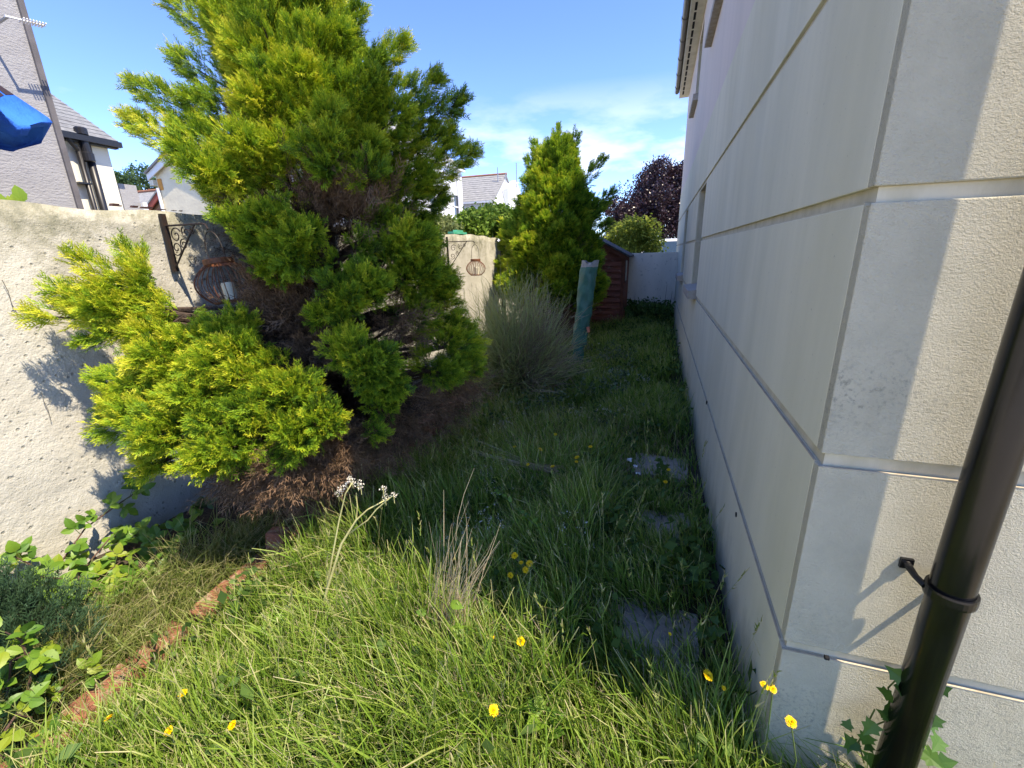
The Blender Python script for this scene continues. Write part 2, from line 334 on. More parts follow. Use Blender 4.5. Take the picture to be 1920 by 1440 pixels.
# ------------------------------------------------------------------ the rendered house on the right
XW, YC, YE, XE = .404, 1.134, 12.4, 7.0
TH = .012
EAVE = 5.05
ho = thing('rendered_house', 'tall cream rendered house with grooved courses, pink upper storey and recessed windows', 'house', (XW, YC, 0))
WIN = [(5.15, 6.05), (8.15, 9.05)]
Z0, Z1, Z2, Z3 = (.515, .545), (1.085, 1.12), (1.682, 1.713), (2.262, 2.292)
ZP = 2.90
UPW = [(5.3, 6.3, 3.95, EAVE - .12), (8.3, 9.25, 3.95, EAVE - .12)]
# core masonry behind the panels (with window holes)
def cored(z0, z1, holes):
    y = YC + TH
    b = MB()
    for (a, c) in holes + [(YE - TH, None)]:
        b.box((XW + TH, y, z0), (XW + .42, a, z1)); y = c
    return b
core = MB()
for (z0, z1, hs_) in ((-.3, Z1[0] - .02, []), (Z1[0] - .02, Z3[0], WIN), (Z3[0], UPW[0][2], []), (UPW[0][2], UPW[0][3], [(a, c) for a, c, _, _ in UPW]), (UPW[0][3], EAVE + .25, [])):
    bb = cored(z0, z1, hs_); core.add(bb.v, bb.f)
core.box((XW + .42, YC + TH, -.3), (XE, YE - TH, EAVE + .25))
core.build('wall', 'render_groove', ho)
# long-side courses
def run(z0, z1, mt, holes, x0=XW, y0=YC + .036):
    y = y0
    for (a, c) in holes + [(YE, None)]:
        MB().box((x0, y, z0), (XW + TH + .001, a, z1)).build('render_panel', mt, ho, bevel=.0022); y = c
run(-.25, Z0[0], 'render_smooth', [])
run(Z0[1], Z1[0], 'render_smooth', [])
run(Z1[1], Z2[0], 'render_smooth', WIN)
run(Z2[1], Z3[0], 'render_smooth', WIN)
run(Z3[1], ZP - .004, 'render_smooth', [])
UH = [(a, c) for a, c, _, _ in UPW]
run(ZP, UPW[0][2], 'render_pink', [], XW + .004)
run(UPW[0][2] + .001, UPW[0][3], 'render_pink', UH, XW + .004)
run(UPW[0][3] + .001, EAVE + .05, 'render_pink', [], XW + .004)
# front courses in coarse render, corner blocks then the field
XJ = .682
for (z0, z1) in ((-.25, Z0[0]), (Z0[1], Z1[0]), (Z1[1], Z2[0]), (Z2[1], Z3[0]), (Z3[1], ZP - .004)):
    MB().box((XW, YC, z0), (XJ, YC + .0355, z1)).build('render_panel', 'render_rough', ho, bevel=.003)
    MB().box((XJ + .012, YC, z0), (XE, YC + .0355, z1)).build('render_panel', 'render_rough', ho, bevel=.003)
MB().box((XW + .004, YC + .004, ZP), (XE, YC + .0355, EAVE + .05)).build('render_panel', 'render_pink', ho)
# pale bead along the lower lip of each groove
for zz in (Z0[0], Z1[0]):
    MB().box((XW - .0004, YC + .0365, zz - .001), (XW + .006, YE, zz + .0014)).build('bead', 'bead_white', ho)
    MB().box((XW - .0004, YC - .0004, zz - .001), (XE, YC + .006, zz + .0014)).build('bead', 'bead_white', ho)
MB().box((XW + .001, YC + .0365, Z2[0] - .002), (XW + TH - .001, YE, Z2[0] + .003)).build('bead', 'render_groove', ho)
# windows
def window(y0, y1, z0, z1, sill_z, proud):
    wn = MB(); xg = XW + .20
    for (a, c) in (((xg - .03, y0, z0), (xg + .03, y0 + .06, z1)), ((xg - .03, y1 - .06, z0), (xg + .03, y1, z1)), ((xg - .03, y0 + .06, z0), (xg + .03, y1 - .06, z0 + .06)),
                   ((xg - .03, y0 + .06, z1 - .06), (xg + .03, y1 - .06, z1)), ((xg - .025, (y0 + y1) / 2 - .025, z0 + .06), (xg + .025, (y0 + y1) / 2 + .025, z1 - .06))): wn.box(a, c)
    f = wn.build('window', 'frame_white', ho)
    for (a, c) in ((y0 + .06, (y0 + y1) / 2 - .025), ((y0 + y1) / 2 + .025, y1 - .06)): MB().box((xg - .008, a, z0 + .06), (xg + .008, c, z1 - .06)).build('pane', 'glass', f)
    sl = MB(); x0 = XW - proud
    sl.prism([(x0, y0 - .04, sill_z), (x0, y0 - .04, sill_z + .085), (XW + .17, y0 - .04, sill_z + .12), (XW + .17, y0 - .04, sill_z)], (0, y1 - y0 + .08, 0))
    sl.build('sill', 'stone_sill', f)
for a, c in WIN: window(a, c, Z1[1] + .09, Z3[0], Z1[0] + .0, .085)
for a, c, z0, z1 in UPW: window(a, c, z0, z1, z0 - .12, .07)
# holes in the lower course
for (px, py, r) in ((1381, 965, .011), (1325, 755, .014), (1550, 1233, .005)):
    p = at(px, py, x=XW); b = MB(); b.tube([(XW - .004, p[1], p[2]), (XW + .004, p[1], p[2])], r, 12); b.build('vent_hole', 'dark_hole', ho)
# eaves
XG = .14
MB().box((XG + .055, YC - .3, EAVE), (XG + .075, YE + .12, EAVE + .17)).build('fascia', 'fascia', ho)
so = MB().box((XG + .0755, YC - .3, EAVE + .005), (XW + .003, YE + .12, EAVE + .02)).build('soffit', 'fascia', ho)
for k in range(37):
    yy = YC + .1 + k * .3
    MB().box((XG + .115, yy, EAVE + .002), (XG + .15, yy + .24, EAVE + .0045)).build('vent_slot', 'dark_hole', so)
gp = [(XG + .05 * math.cos(t) - .0, YC - .3, EAVE + .135 + .055 * math.sin(t)) for t in np.linspace(math.pi, 2 * math.pi, 11)]
gq = [(XG + .044 * math.cos(t), YC - .3, EAVE + .135 + .049 * math.sin(t)) for t in np.linspace(2 * math.pi, math.pi, 11)]
gu = MB().prism(gp + gq, (0, YE - YC + .36, 0)).build('gutter', 'brown_plastic', ho)
for k in range(14):
    yy = YC + .3 + k * .82
    pr = [(XG + .058 * math.cos(t), yy, EAVE + .137 + .063 * math.sin(t)) for t in np.linspace(math.pi, 2 * math.pi, 11)] + [(XG + .0505 * math.cos(t), yy, EAVE + .137 + .0555 * math.sin(t)) for t in np.linspace(2 * math.pi, math.pi, 11)]
    MB().prism(pr, (0, .035 if k % 3 else .11, 0)).build('gutter_clip', 'brown_plastic', gu)
MB().prism([(XG + .052 * math.cos(t), YE + .06, EAVE + .136 + .057 * math.sin(t)) for t in np.linspace(math.pi, 2 * math.pi, 11)], (0, .02, 0)).build('stop_end', 'brown_plastic', gu)
XM = (XW + XE) / 2; RZ = EAVE + .19
MB().prism([(XG + .01, YC - .32, RZ), (XM, YC - .32, RZ + 2.3), (XE + .3, YC - .32, RZ), (XE + .3, YC - .32, RZ - .05), (XM, YC - .32, RZ + 2.2), (XG + .01, YC - .32, RZ - .04)], (0, YE - YC + .45, 0)).build('roof', 'tile_roof', ho)
for yy in (YC + .01, YE - .25): MB().prism([(XW + .03, yy, EAVE + .24), (XM, yy, EAVE + 2.35), (XE - .03, yy, EAVE + .24)], (0, .24, 0)).build('gable', 'render_pink', ho)
# downpipe on the front, with clip
PX_, PY_, PR_ = .674, YC - .075, .0392
dp = MB().tube([(PX_, PY_, -.05), (PX_, PY_, 1.0), (PX_, PY_, 2.6), (PX_, PY_, EAVE - .3)], PR_, 32).build('downpipe', 'black_plastic', ho, smooth=True)
for zz in (.845, 3.0):
    c = MB(); c.lathe([(PR_ + .001, -.013), (PR_ + .006, -.013), (PR_ + .007, -.008), (PR_ + .007, .008), (PR_ + .006, .013), (PR_ + .001, .013)], (PX_, PY_, zz), 32)
    for sx in (-1, 1):
        c.tube([(PX_ + sx * (PR_ + .002), PY_ + .01, zz), (PX_ + sx * (PR_ + .010), PY_ + .035, zz + .004), (PX_ + sx * (PR_ + .014), YC - .006, zz + .012)], [.008, .0075, .009], 8)
        c.obox((PX_ + sx * (PR_ + .014), YC - .004, zz + .012), (.013, 0, 0), (0, .0039, 0), (0, 0, .013))
    pc = c.build('pipe_clip', 'black_plastic', dp, smooth=False)

# ------------------------------------------------------------------ garden walls
XL, WT = -2.75, 1.885
gw = thing('garden_wall', 'weathered cream garden wall with mottled lichen along its top, left of the conifers', 'wall', (XL, 4, 0))
def bumpy_wall(x, y0, y1, z1, thick, amp=.008):
    ys = np.linspace(y0, y1, 120); zs = np.linspace(-.1, z1, 24); YY, ZZ = np.meshgrid(ys, zs)
    XX = x + amp * (np.sin(YY * 2.3 + ZZ * 1.1) + .6 * np.sin(YY * 5.1 - ZZ * 3.7) + .4 * np.sin(ZZ * 9 + YY))
    ZZ = np.where(ZZ > z1 - .01, ZZ + .012 * np.sin(YY * 3.1) + .008 * np.sin(YY * 11), ZZ)
    n = YY.size; V = np.concatenate([np.stack([XX, YY, ZZ], -1).reshape(-1, 3), np.stack([np.full_like(XX, x - thick), YY, ZZ], -1).reshape(-1, 3)])
    I = np.arange(n).reshape(24, 120); F = []
    a, b_, c_, d_ = I[:-1, :-1].ravel(), I[:-1, 1:].ravel(), I[1:, 1:].ravel(), I[1:, :-1].ravel()
    F += [np.stack([a, b_, c_], -1), np.stack([a, c_, d_], -1), np.stack([a + n, c_ + n, b_ + n], -1), np.stack([a + n, d_ + n, c_ + n], -1)]
    t = I[-1]; F += [np.stack([t[:-1], t[1:], t[1:] + n], -1), np.stack([t[:-1], t[1:] + n, t[:-1] + n], -1)]
    for q, fl in ((I[:, 0], 0), (I[:, -1], 1)): F += [np.stack([q[:-1], q[1:], q[1:] + n], -1), np.stack([q[:-1], q[1:] + n, q[:-1] + n], -1)]
    return V, np.concatenate(F)
Vw, Fw = bumpy_wall(XL, -2.5, 7.55, WT, .22)
link('wall_face', npmesh('wall_face', Vw, Fw, org=ORG[gw.name]), 'garden_wall', gw)
for pts in ([(4, 525), (16, 548), (22, 570), (34, 592)], [(78, 735), (82, 752), (90, 768), (96, 790)]):
    w_ = [at(a, b2, x=XL + .012) for a, b2 in pts]; MB().tube(w_, .0016, 4).build('crack', 'wall_crack', gw)
# the wall steps back past its end
MB().box((-3.4, 7.56, -.1), (-2.97, 7.75, WT - .02)).build('return_pier', 'garden_wall', gw)
MB().box((-3.4, 7.751, -.1), (-3.2, 11.1, WT - .03)).build('far_length', 'garden_wall', gw)
bw = thing('back_wall', 'plain pale grey rendered wall closing the far end of the passage', 'wall', (-1.2, 10.95, 0))
MB().prism([(-3.199, 10.9, -.1), (XW - .002, 10.9, -.1), (XW - .002, 10.9, 1.55), (-.6, 10.9, 1.545), (-3.199, 10.9, 1.52)], (0, .16, 0)).build('wall_face', 'back_wall', bw, bevel=.006)

# chips and debris on the wall top
chips = [(213, 386, 'large dark tile chip on the garden wall top below the white house'), (224, 389, 'small dark chip beside the large one on the wall top'),
         (251, 391, 'dark tile chip on the wall top below the slate roof'), (268, 392, 'slim dark chip on the wall top left of the red bargeboard'),
         (278, 393, 'fat dark chip on the wall top at the foot of the red bargeboard'), (302, 396, 'long flat dark chip on the wall top below the cream gable corner'),
         (326, 398, 'thin dark chip on the wall top under the cream gable'), (339, 399, 'last dark chip on the wall top before the conifer')]
for i, (px, py, lb) in enumerate(chips):
    p = at(px, py, x=XL - .04); p[2] = WT + .012
    s = (.018, .009, .015, .012, .016, .018, .012, .008)[i]; b = MB()
    b.prism([(p[0] - s * .6, p[1] - s, p[2]), (p[0] + s * .5, p[1] - s * .7, p[2]), (p[0] + s * .6, p[1] + s, p[2]), (p[0] - s * .4, p[1] + s * .8, p[2])], (s * .2, s * .3, s * (.7 if i not in (5, 6) else .25)))
    _props(b.build('tile_chip', 'chip_dark', loc=p), lb, 'tile chip', 'dark chips along the garden wall top')
p = at(858, 439, x=XL - .08); p[2] = WT + .01
b = MB(); b.prism([(p[0] - .05, p[1] - .22, p[2]), (p[0] + .05, p[1] - .24, p[2]), (p[0] + .06, p[1] + .2, p[2]), (p[0] - .05, p[1] + .24, p[2])], (0, 0, .03)); b.prism([(p[0] - .03, p[1] - .1, p[2] + .0305), (p[0] + .04, p[1] - .12, p[2] + .0305), (p[0] + .03, p[1] + .12, p[2] + .0305)], (0, .02, .025))
_props(b.build('plastic_tray', 'green_plastic', loc=p), 'small green plastic sheet lying on the wall top above the far lantern', 'plastic sheet')

# ------------------------------------------------------------------ neighbours on the left
hx = -7.0
e0 = at(141, 381, x=hx)
gh = thing('grey_house', 'grey roughcast house wall rising behind the garden wall at the left edge', 'house', (hx - 2, e0[1] - 3, 0))
MB().box((hx - 7, e0[1] - 9, -.1), (hx, e0[1], 6.6)).build('wall', 'grey_house', gh)
MB().box((hx - .03, e0[1] + .001, -.1), (hx + .03, e0[1] + .06, 6.6)).build('corner_trim', 'edge_trim', gh)
MB().prism([(hx + .25, e0[1] - 9.2, 6.61), (hx - 3.5, e0[1] - 9.2, 9), (hx - 7.25, e0[1] - 9.2, 6.61)], (0, 9.4, 0)).build('roof', 'slate', gh)
ba = MB(); a0 = at(38, 37, x=hx + .35); a1 = at(84, 48, x=hx + .35)
ae = thing('tv_aerial', 'thin white television aerial rod sticking out past the grey house corner', 'aerial', a0)
MB().tube([a0 + (a0 - a1) * .6, a1], .012, 6).build('boom', 'aerial', ae)
for t in np.linspace(.05, .95, 8):
    p = a0 + (a1 - a0) * t; MB().tube([p + np.array([-.05, 0, -.012]), p + np.array([.05, 0, .012])], .007, 5).build('element', 'aerial', ae)
MB().tube([a0 + (a0 - a1) * .5, a0 + (a0 - a1) * .5 + np.array([-.36, -.05, -.1])], .015, 6).build('bracket', 'steel', ae)

wx = -14.0
g0, g1 = at(105, 247, x=wx), at(213, 268, x=wx)
gz = (g0[2] + g1[2]) / 2; wy1 = g1[1] - .18
wh = thing('white_house', 'cream white house with slate roof and black drainpipes behind the garden wall', 'house', (wx - 2, wy1 - 3, 0))
MB().box((wx - 6, wy1 - 8, -.1), (wx, wy1, gz - .05)).build('wall', 'white_house', wh)
rp = at(90, 180, y=g1[1]); slope = (rp[2] - gz) / (wx - rp[0]) if rp[0] < wx else .8
slope = max(.55, min(1.0, slope)); RL = 3.2
rf = MB().prism([(wx + .18, wy1 - 8.2, gz), (wx - RL, wy1 - 8.2, gz + slope * (RL + .18)), (wx - 2 * RL - .2, wy1 - 8.2, gz), (wx - 2 * RL - .2, wy1 - 8.2, gz - .06), (wx + .18, wy1 - 8.2, gz - .06)], (0, 8.34, 0)).build('roof', 'slate', wh)
nrm = _n([slope, 0, 1]); up_ = _n([-1, 0, slope]); ln = (RL + .18) * math.hypot(1, slope); ncs = 17
for k in range(ncs):
    c = np.array([wx + .18, wy1 - 4.03, gz]) + up_ * (ln * (k + .5) / ncs) + nrm * .018
    MB().obox(c, (0, 4.2, 0), up_ * (ln / ncs * .55) - nrm * .006, nrm * .008).build('slate_course', 'slate', rf)
gt = MB().box((wx + .16, wy1 - 8.2, gz - .14), (wx + .28, wy1 + .2, gz - .01)).build('gutter', 'gutter_black', wh)
MB().box((wx + .01, wy1 - 8.2, gz - .17), (wx + .155, wy1 + .17, gz - .065)).build('fascia', 'gutter_black', wh)
def pipe(px0, py0, px1, py1, r, name='soil_pipe'):
    a, c = at(px0, py0, x=wx + .14), at(px1, py1, x=wx + .14); c[1] = a[1]
    return MB().tube([(wx + .14, a[1], 0), (wx + .14, a[1], a[2])], r, 12).build(name, 'gutter_black', wh, smooth=True)
sp_ = pipe(158, 258, 190, 388, .085)
q = at(158, 262, x=wx + .2); MB().lathe([(.09, -.5), (.13, -.48), (.13, -.30), (.10, -.28), (.10, .1), (.13, .12), (.13, .25), (.1, .28)], (wx + .16, q[1], q[2]), 14).build('pipe_collar', 'gutter_black', sp_)
pp2 = pipe(145, 275, 176, 388, .055, 'drainpipe')
q = at(145, 272, x=wx + .14); MB().tube([(wx + .2, q[1] - .18, gz - .12), (wx + .19, q[1] - .16, q[2] + .05), (wx + .14, q[1], q[2] - .15), (wx + .14, q[1], q[2] - .3)], .05, 10).build('swan_neck', 'gutter_black', pp2)
q = at(160, 344, x=wx + .14); MB().box((wx + .01, q[1] - .16, q[2] - .02), (wx + .2, q[1] + .12, q[2] + .02)).build('pipe_clip', 'gutter_black', pp2)
# little lean-to with a white flue beside it
q = at(233, 372, x=wx - .5); fl = thing('flue_pipe', 'grey flue and white pipe standing right of the white house', 'flue', (q[0], q[1], 0))
MB().box((q[0] - .22, q[1] - .2, 0), (q[0] + .22, q[1] + .25, q[2] + .35)).build('flue_box', 'grey_house', fl)
MB().tube([(q[0] + .3, q[1] + .3, 0), (q[0] + .3, q[1] + .3, q[2] - .1)], .07, 10).build('pipe', 'pvc_white', fl)

# cream gable
gy_ = 20.0
A, B_, C_, D_ = at(289, 322, y=gy_), at(326, 283, y=gy_), at(308, 400, y=gy_), at(372, 250, y=gy_)
cg = thing('cream_gable_house', 'cream rendered gable end with white bargeboard and orange corner patch', 'house', (A[0] + 3, gy_ + 3, 0))
gw_ = 5.4; sl_ = (B_[2] - A[2]) / (B_[0] - A[0])
MB().prism([(A[0], gy_, -.1), (A[0] + gw_, gy_, -.1), (A[0] + gw_, gy_, A[2]), (A[0] + gw_ / 2, gy_, A[2] + sl_ * gw_ / 2), (A[0], gy_, A[2])], (0, 8, 0)).build('wall', 'cream_house', cg)
for sg in (0, 1):
    x0, x1 = (A[0] - .35, A[0] + gw_ / 2) if sg == 0 else (A[0] + gw_ + .35, A[0] + gw_ / 2)
    z0, z1 = A[2] - .35 * sl_, A[2] + sl_ * gw_ / 2
    MB().prism([(x0, gy_ - .25, z0), (x1, gy_ - .25, z1), (x1, gy_ - .25, z1 - .42), (x0, gy_ - .25, z0 - .32)], (0, .06, 0)).build('bargeboard', 'pvc_white', cg)
    MB().prism([(x0, gy_ - .35, z0 + .01), (x1, gy_ - .35, z1 + .01), (x1, gy_ - .35, z1 + .12), (x0, gy_ - .35, z0 + .12)], (0, 8.7, 0)).build('roof', 'slate', cg)
MB().box((A[0] - .35, gy_ - .18, A[2] - .75), (A[0] - .02, gy_ + 8, A[2] - .45)).build('soffit_box', 'fascia', cg)
P1 = at(300, 345, y=gy_ - .03); MB().box((P1[0] - .16, gy_ - .04, P1[2] - .32), (P1[0] + .16, gy_ - .002, P1[2] + .28)).build('corner_patch', 'orange_patch', cg)
MB().tube([(A[0] + .12, gy_ - .1, 0), (A[0] + .12, gy_ - .1, A[2] - .9)], .09, 8).build('drainpipe', 'pvc_white', cg)

# red-ridged slate outbuilding
ry = 26.0
r0, r1 = at(236, 363, y=ry + 3), at(304, 360, y=ry + 3); s0 = at(276, 397, y=ry)
ro = thing('slate_outbuilding', 'low slate roofed building with red ridge and red bargeboards', 'outbuilding', (r0[0], ry + 3, 0))
ez = s0[2] - .6
MB().box((r0[0] - 2, ry + .2, -.1), (s0[0] + 1.0, ry + 6, ez)).build('wall', 'brick_far', ro)
rr = MB().prism([(r0[0] - 2.2, ry, ez), (r0[0] - 2.2, ry + 3, r0[2]), (r0[0] - 2.2, ry + 6.2, ez), (r0[0] - 2.2, ry + 6.2, ez - .1), (r0[0] - 2.2, ry + 3, r0[2] - .1), (r0[0] - 2.2, ry, ez - .1)], (r1[0] - r0[0] + 3.0, 0, 0)).build('roof', 'slate_far', ro)
MB().tube([(r0[0] - 2.3, ry + 3, r0[2] + .02), (r1[0] + .9, ry + 3, r0[2] + .02)], .13, 8).build('ridge', 'ridge_red', rr)
# cross gable with red boards
gx0, gx1 = at(272, 398, y=ry - .5), at(303, 358, y=ry - .5)
dx = gx1[0] - gx0[0]
MB().prism([(gx0[0], ry - .4, gx0[2] - .3), (gx1[0], ry - .4, gx1[2] - .3), (gx1[0] + dx, ry - .4, gx0[2] - .3)], (0, 3, 0)).build('cross_gable', 'brick_far', ro)
for sg in (1, -1):
    a = np.array([gx1[0] - sg * dx * 1.15, ry - .75, gx0[2] - .15 * dx]); c = np.array([gx1[0], ry - .75, gx1[2]])
    MB().prism([a, c, c - np.array([0, 0, .42]), a - np.array([0, 0, .42])], (0, .1, 0)).build('bargeboard', 'red_board', ro)
    MB().prism([a + np.array([0, -.05, .01]), c + np.array([0, -.05, .01]), c + np.array([0, -.05, .12]), a + np.array([0, -.05, .12])], (0, 3.5, 0)).build('gable_slope', 'slate_far', ro)

# ------------------------------------------------------------------ neighbours in the middle
ax_ = -13.4
wa = thing('white_gabled_house', 'bright white house with sash windows and downpipe between the two conifers', 'house', (ax_ - 3, 28, 0))
ah = 7.4
MB().box((ax_ - 7, 22.0, -.1), (ax_, 30.2, ah)).build('wall', 'white_wall', wa)
MB().prism([(ax_ + .25, 21.8, ah - .1), (ax_ - 3.5, 21.8, ah + 2.6), (ax_ - 7.2, 21.8, ah - .1)], (0, 8.6, 0)).build('roof', 'slate_far', wa)
def swin(th, x, y0, y1, z0, z1):
    f = MB()
    for (a, c) in (((x, y0, z0), (x + .05, y0 + .08, z1)), ((x, y1 - .08, z0), (x + .05, y1, z1)), ((x, y0 + .08, z0), (x + .05, y1 - .08, z0 + .08)), ((x, y0 + .08, z1 - .08), (x + .05, y1 - .08, z1)), ((x, y0 + .08, (z0 + z1) / 2 - .04), (x + .05, y1 - .08, (z0 + z1) / 2 + .04))): f.box(a, c)
    w_ = f.build('window', 'frame_white', th)
    MB().box((x + .004, y0 + .08, z0 + .08), (x + .012, y1 - .08, z1 - .08)).build('pane', 'glass', w_)
    MB().box((x + .001, y0 - .1, z0 - .12), (x + .16, y1 + .1, z0 - .001)).build('sill', 'white_wall', w_)
for (pa, pb) in (((849, 363), (860, 412)), ((803, 360), (812, 405))):
    a, c = at(*pa, x=ax_ + .02), at(*pb, x=ax_ + .02); swin(wa, ax_ + .002, a[1], max(c[1], a[1] + .9), c[2], a[2])
q = at(862, 400, x=ax_ + .1); MB().tube([(ax_ + .1, 29.3, 0), (ax_ + .1, 29.3, 7.6)], .075, 8).build('downpipe', 'pvc_white', wa)
MB().box((ax_ + .002, 21.8, ah - .3), (ax_ + .2, 30.4, ah - .1)).build('gutter', 'pvc_white', wa)

by = 34.0
bx0, bx1 = at(862, 375, y=by)[0] - 2, at(925, 375, y=by)[0]
bz = at(900, 374, y=by)[2]; rz_ = at(900, 331, y=by + 3)[2]
sb = thing('slate_roofed_house', 'white house with steep slate roof and gable end beside the scaffolding', 'house', ((bx0 + bx1) / 2, by + 3, 0))
MB().prism([(bx0, by, -.1), (bx0, by, bz), (bx0, by + 3, rz_ - .15), (bx0, by + 6, bz), (bx0, by + 6, -.1)], (bx1 - bx0, 0, 0)).build('wall', 'white_wall', sb)
rfb = MB().prism([(bx0, by - .3, bz - .15), (bx0, by + 3, rz_), (bx0, by + 6.3, bz - .15), (bx0, by + 6.3, bz - .28), (bx0, by + 3, rz_ - .12), (bx0, by - .3, bz - .28)], (bx1 - bx0 + .12, 0, 0)).build('roof', 'slate_far', sb)
v_ = np.array([0, 3.3, rz_ - bz + .15]); nv = _n([0, -v_[2], v_[1]])
for k in range(12):
    c = np.array([(bx0 + bx1) / 2 + .05, by - .3, bz - .15]) + v_ * (k + .5) / 12 + nv * .02
    MB().obox(c, ((bx1 - bx0) / 2 + .02, 0, 0), v_ / 24 * 1.1 - nv * .012, nv * .012).build('slate_course', 'slate_far', rfb)
MB().tube([(bx0, by + 3, rz_ + .03), (bx1 + .15, by + 3, rz_ + .03)], .11, 8).build('ridge', 'ridge_red', rfb)
MB().box((bx0, by - .42, bz - .3), (bx1, by - .3, bz - .16)).build('gutter', 'pvc_white', sb)
MB().tube([(bx1 - .35, by - .1, 0), (bx1 - .35, by - .1, bz - .3)], .07, 8).build('downpipe', 'pvc_white', sb)
# side wing
MB().prism([(bx1 + .001, by + 2.2, -.1), (bx1 + .001, by + 2.2, rz_ - 1.2), (bx1 + .001, by + 4.5, rz_ - .3), (bx1 + .001, by + 9, bz - 1.6), (bx1 + .001, by + 9, -.1)], (.5, 0, 0)).build('side_wall', 'white_wall', sb)
q = at(920, 393, y=by + 1); MB().box((q[0] - .25, by + 1.6, q[2] - .35), (q[0] + .25, by + 2.1, q[2] + .3)).build('brick_patch', 'brick_far', sb)

sc_ = thing('scaffolding', 'grey tube scaffolding standing right of the slate roofed house', 'scaffolding', (at(945, 420, y=36)[0], 36, 0))
def spole(p0, p1, y0=36, y1=36, r=.035):
    a, c = at(*p0, y=y0), at(*p1, y=y1); MB().tube([a, c], r, 6).build('pole', 'steel', sc_)
for (px, ptop, yy) in ((933, 314, 36), (948, 325, 36.5), (968, 305, 37.5)):
    a = at(px, ptop, y=yy); MB().tube([(a[0], yy, 0), a], .04, 6).build('pole', 'steel', sc_)
for py in (347, 358, 374, 385): spole((932, py), (972, py - 4), 36, 37)
spole((936, 340), (951, 392)); 

# ------------------------------------------------------------------ blue parasol over the wall
pb0 = at(-60, 95, x=-4.4); ed = [at(92, 222, x=-4.25), at(88, 238, x=-4.2), at(62, 250, x=-4.15), at(35, 258, x=-4.15), at(0, 252, x=-4.2)]
pc_ = np.array([-4.9, 1.35, 3.62]); pa = thing('blue_parasol', 'blue fabric parasol corner hanging over the garden wall at the left edge', 'parasol', (pc_[0], pc_[1], 0))
tipc = at(92, 224, x=-4.4); HB = tipc[2]
cs = []
nseg = 8; R_ = np.linalg.norm((tipc - pc_)[:2]); a0_ = math.atan2(tipc[1] - pc_[1], tipc[0] - pc_[0])
b = MB(); rings = 9; per = 6
for i in range(rings + 1):
    t = i / rings
    for s in range(nseg * per):
        ph = s / per; fr = ph - math.floor(ph); sag = math.sin(math.pi * fr)
        rr_ = R_ * t * (1 - .10 * sag * t); zz = pc_[2] + (HB - pc_[2]) * t ** 1.12 - .15 * sag * t * t + .018 * t * math.sin(s * 1.9 + t * 7)
        an = a0_ + ph * 2 * math.pi / nseg; b.v.append((pc_[0] + rr_ * math.cos(an), pc_[1] + rr_ * math.sin(an), zz))
n_ = nseg * per
for i in range(rings):
    for s in range(n_): b.f.append((i * n_ + s, i * n_ + (s + 1) % n_, (i + 1) * n_ + (s + 1) % n_, (i + 1) * n_ + s))
# limp valance
k = len(b.v)
for j, (dz, dr) in enumerate(((.03, .015), (.07, -.01), (.10, -.04))):
    for s in range(n_):
        ph = s / per; fr = ph - math.floor(ph); sag = math.sin(math.pi * fr); an = a0_ + ph * 2 * math.pi / nseg
        rr_ = R_ * (1 - .10 * sag) + dr + .02 * math.sin(s * 2.1) * j; b.v.append((pc_[0] + rr_ * math.cos(an), pc_[1] + rr_ * math.sin(an), HB - .10 * sag - dz * (1 - .45 * (1 - sag)) - .02 * math.sin(s * 1.3)))
for j in range(3):
    base0 = rings * n_ if j == 0 else k + (j - 1) * n_
    for s in range(n_): b.f.append((base0 + s, base0 + (s + 1) % n_, k + j * n_ + (s + 1) % n_, k + j * n_ + s))
b_can = b; b.build('canopy', 'tarp_blue', pa, smooth=True)
MB().tube([(pc_[0], pc_[1], 0), (pc_[0], pc_[1], pc_[2] + .06)], .025, 10).build('pole', 'frame_white', pa)
for s in range(nseg):
    an = a0_ + s * 2 * math.pi / nseg; MB().tube([(pc_[0], pc_[1], pc_[2] - .03), (pc_[0] + .96 * R_ * math.cos(an), pc_[1] + .96 * R_ * math.sin(an), pc_[2] + (HB - pc_[2]) * .96 ** 1.12 - .02)], .008, 5).build('rib', 'frame_white', pa)
def seen(p):
    c = MR.T @ (np.array(p) - CAMP); return 960 + FPX * c[0] / c[2], 720 + FPX * c[1] / c[2], c[2]
pk_ = MB()
for f_ in b_can.f:
    c = np.mean([np.array(b_can.v[i]) for i in f_], 0); u_, v_2, d_2 = seen(c)
    if d_2 > 0 and -30 < u_ < 26 and 158 < v_2 < 190 and c[0] > -4.75:
        o_ = _n(c - (pc_ - np.array([0, 0, 1.5]))) * .004; q_ = [np.array(b_can.v[i]) + o_ for i in f_]; m0 = sum(q_) / 4; pk_.add([m0 + (w_ - m0) * .8 for w_ in q_], [(0, 1, 2, 3)])
if pk_.v: pk_.build('print', 'print_dark', pa)
# ------------------------------------------------------------------ van beyond the back wall
vy = 15.6; vx0 = at(1203, 473, y=vy)[0]
vn = thing('white_van', 'white van with pale blue windscreen parked beyond the far wall', 'van', (vx0 + .95, vy + 2, 0))
vz = at(1235, 448, y=vy)[2]
b = MB(); W = 1.9
prof = [(0, .35), (0, .95), (.12, 1.12), (.95, 1.32), (1.55, vz - .06), (1.75, vz), (4.6, vz), (4.8, vz - .1), (4.9, .4)]
n = len(prof); rows = [(0, .10, .06), (.06, .02, .0), (W - .06, .02, 0), (W, .10, .06)]
for (dx_, ins, dz_) in rows:
    for (yy, zz) in prof:
        tp = max(0, (zz - 1.1)) * .14 * (1 if dx_ > W / 2 else -1) * -1
        b.v.append((vx0 - .12 + dx_ + (tp if dx_ in (0, .06) or True else 0), vy - 1.45 + yy, zz - (dz_ if zz > 1.5 else 0)))
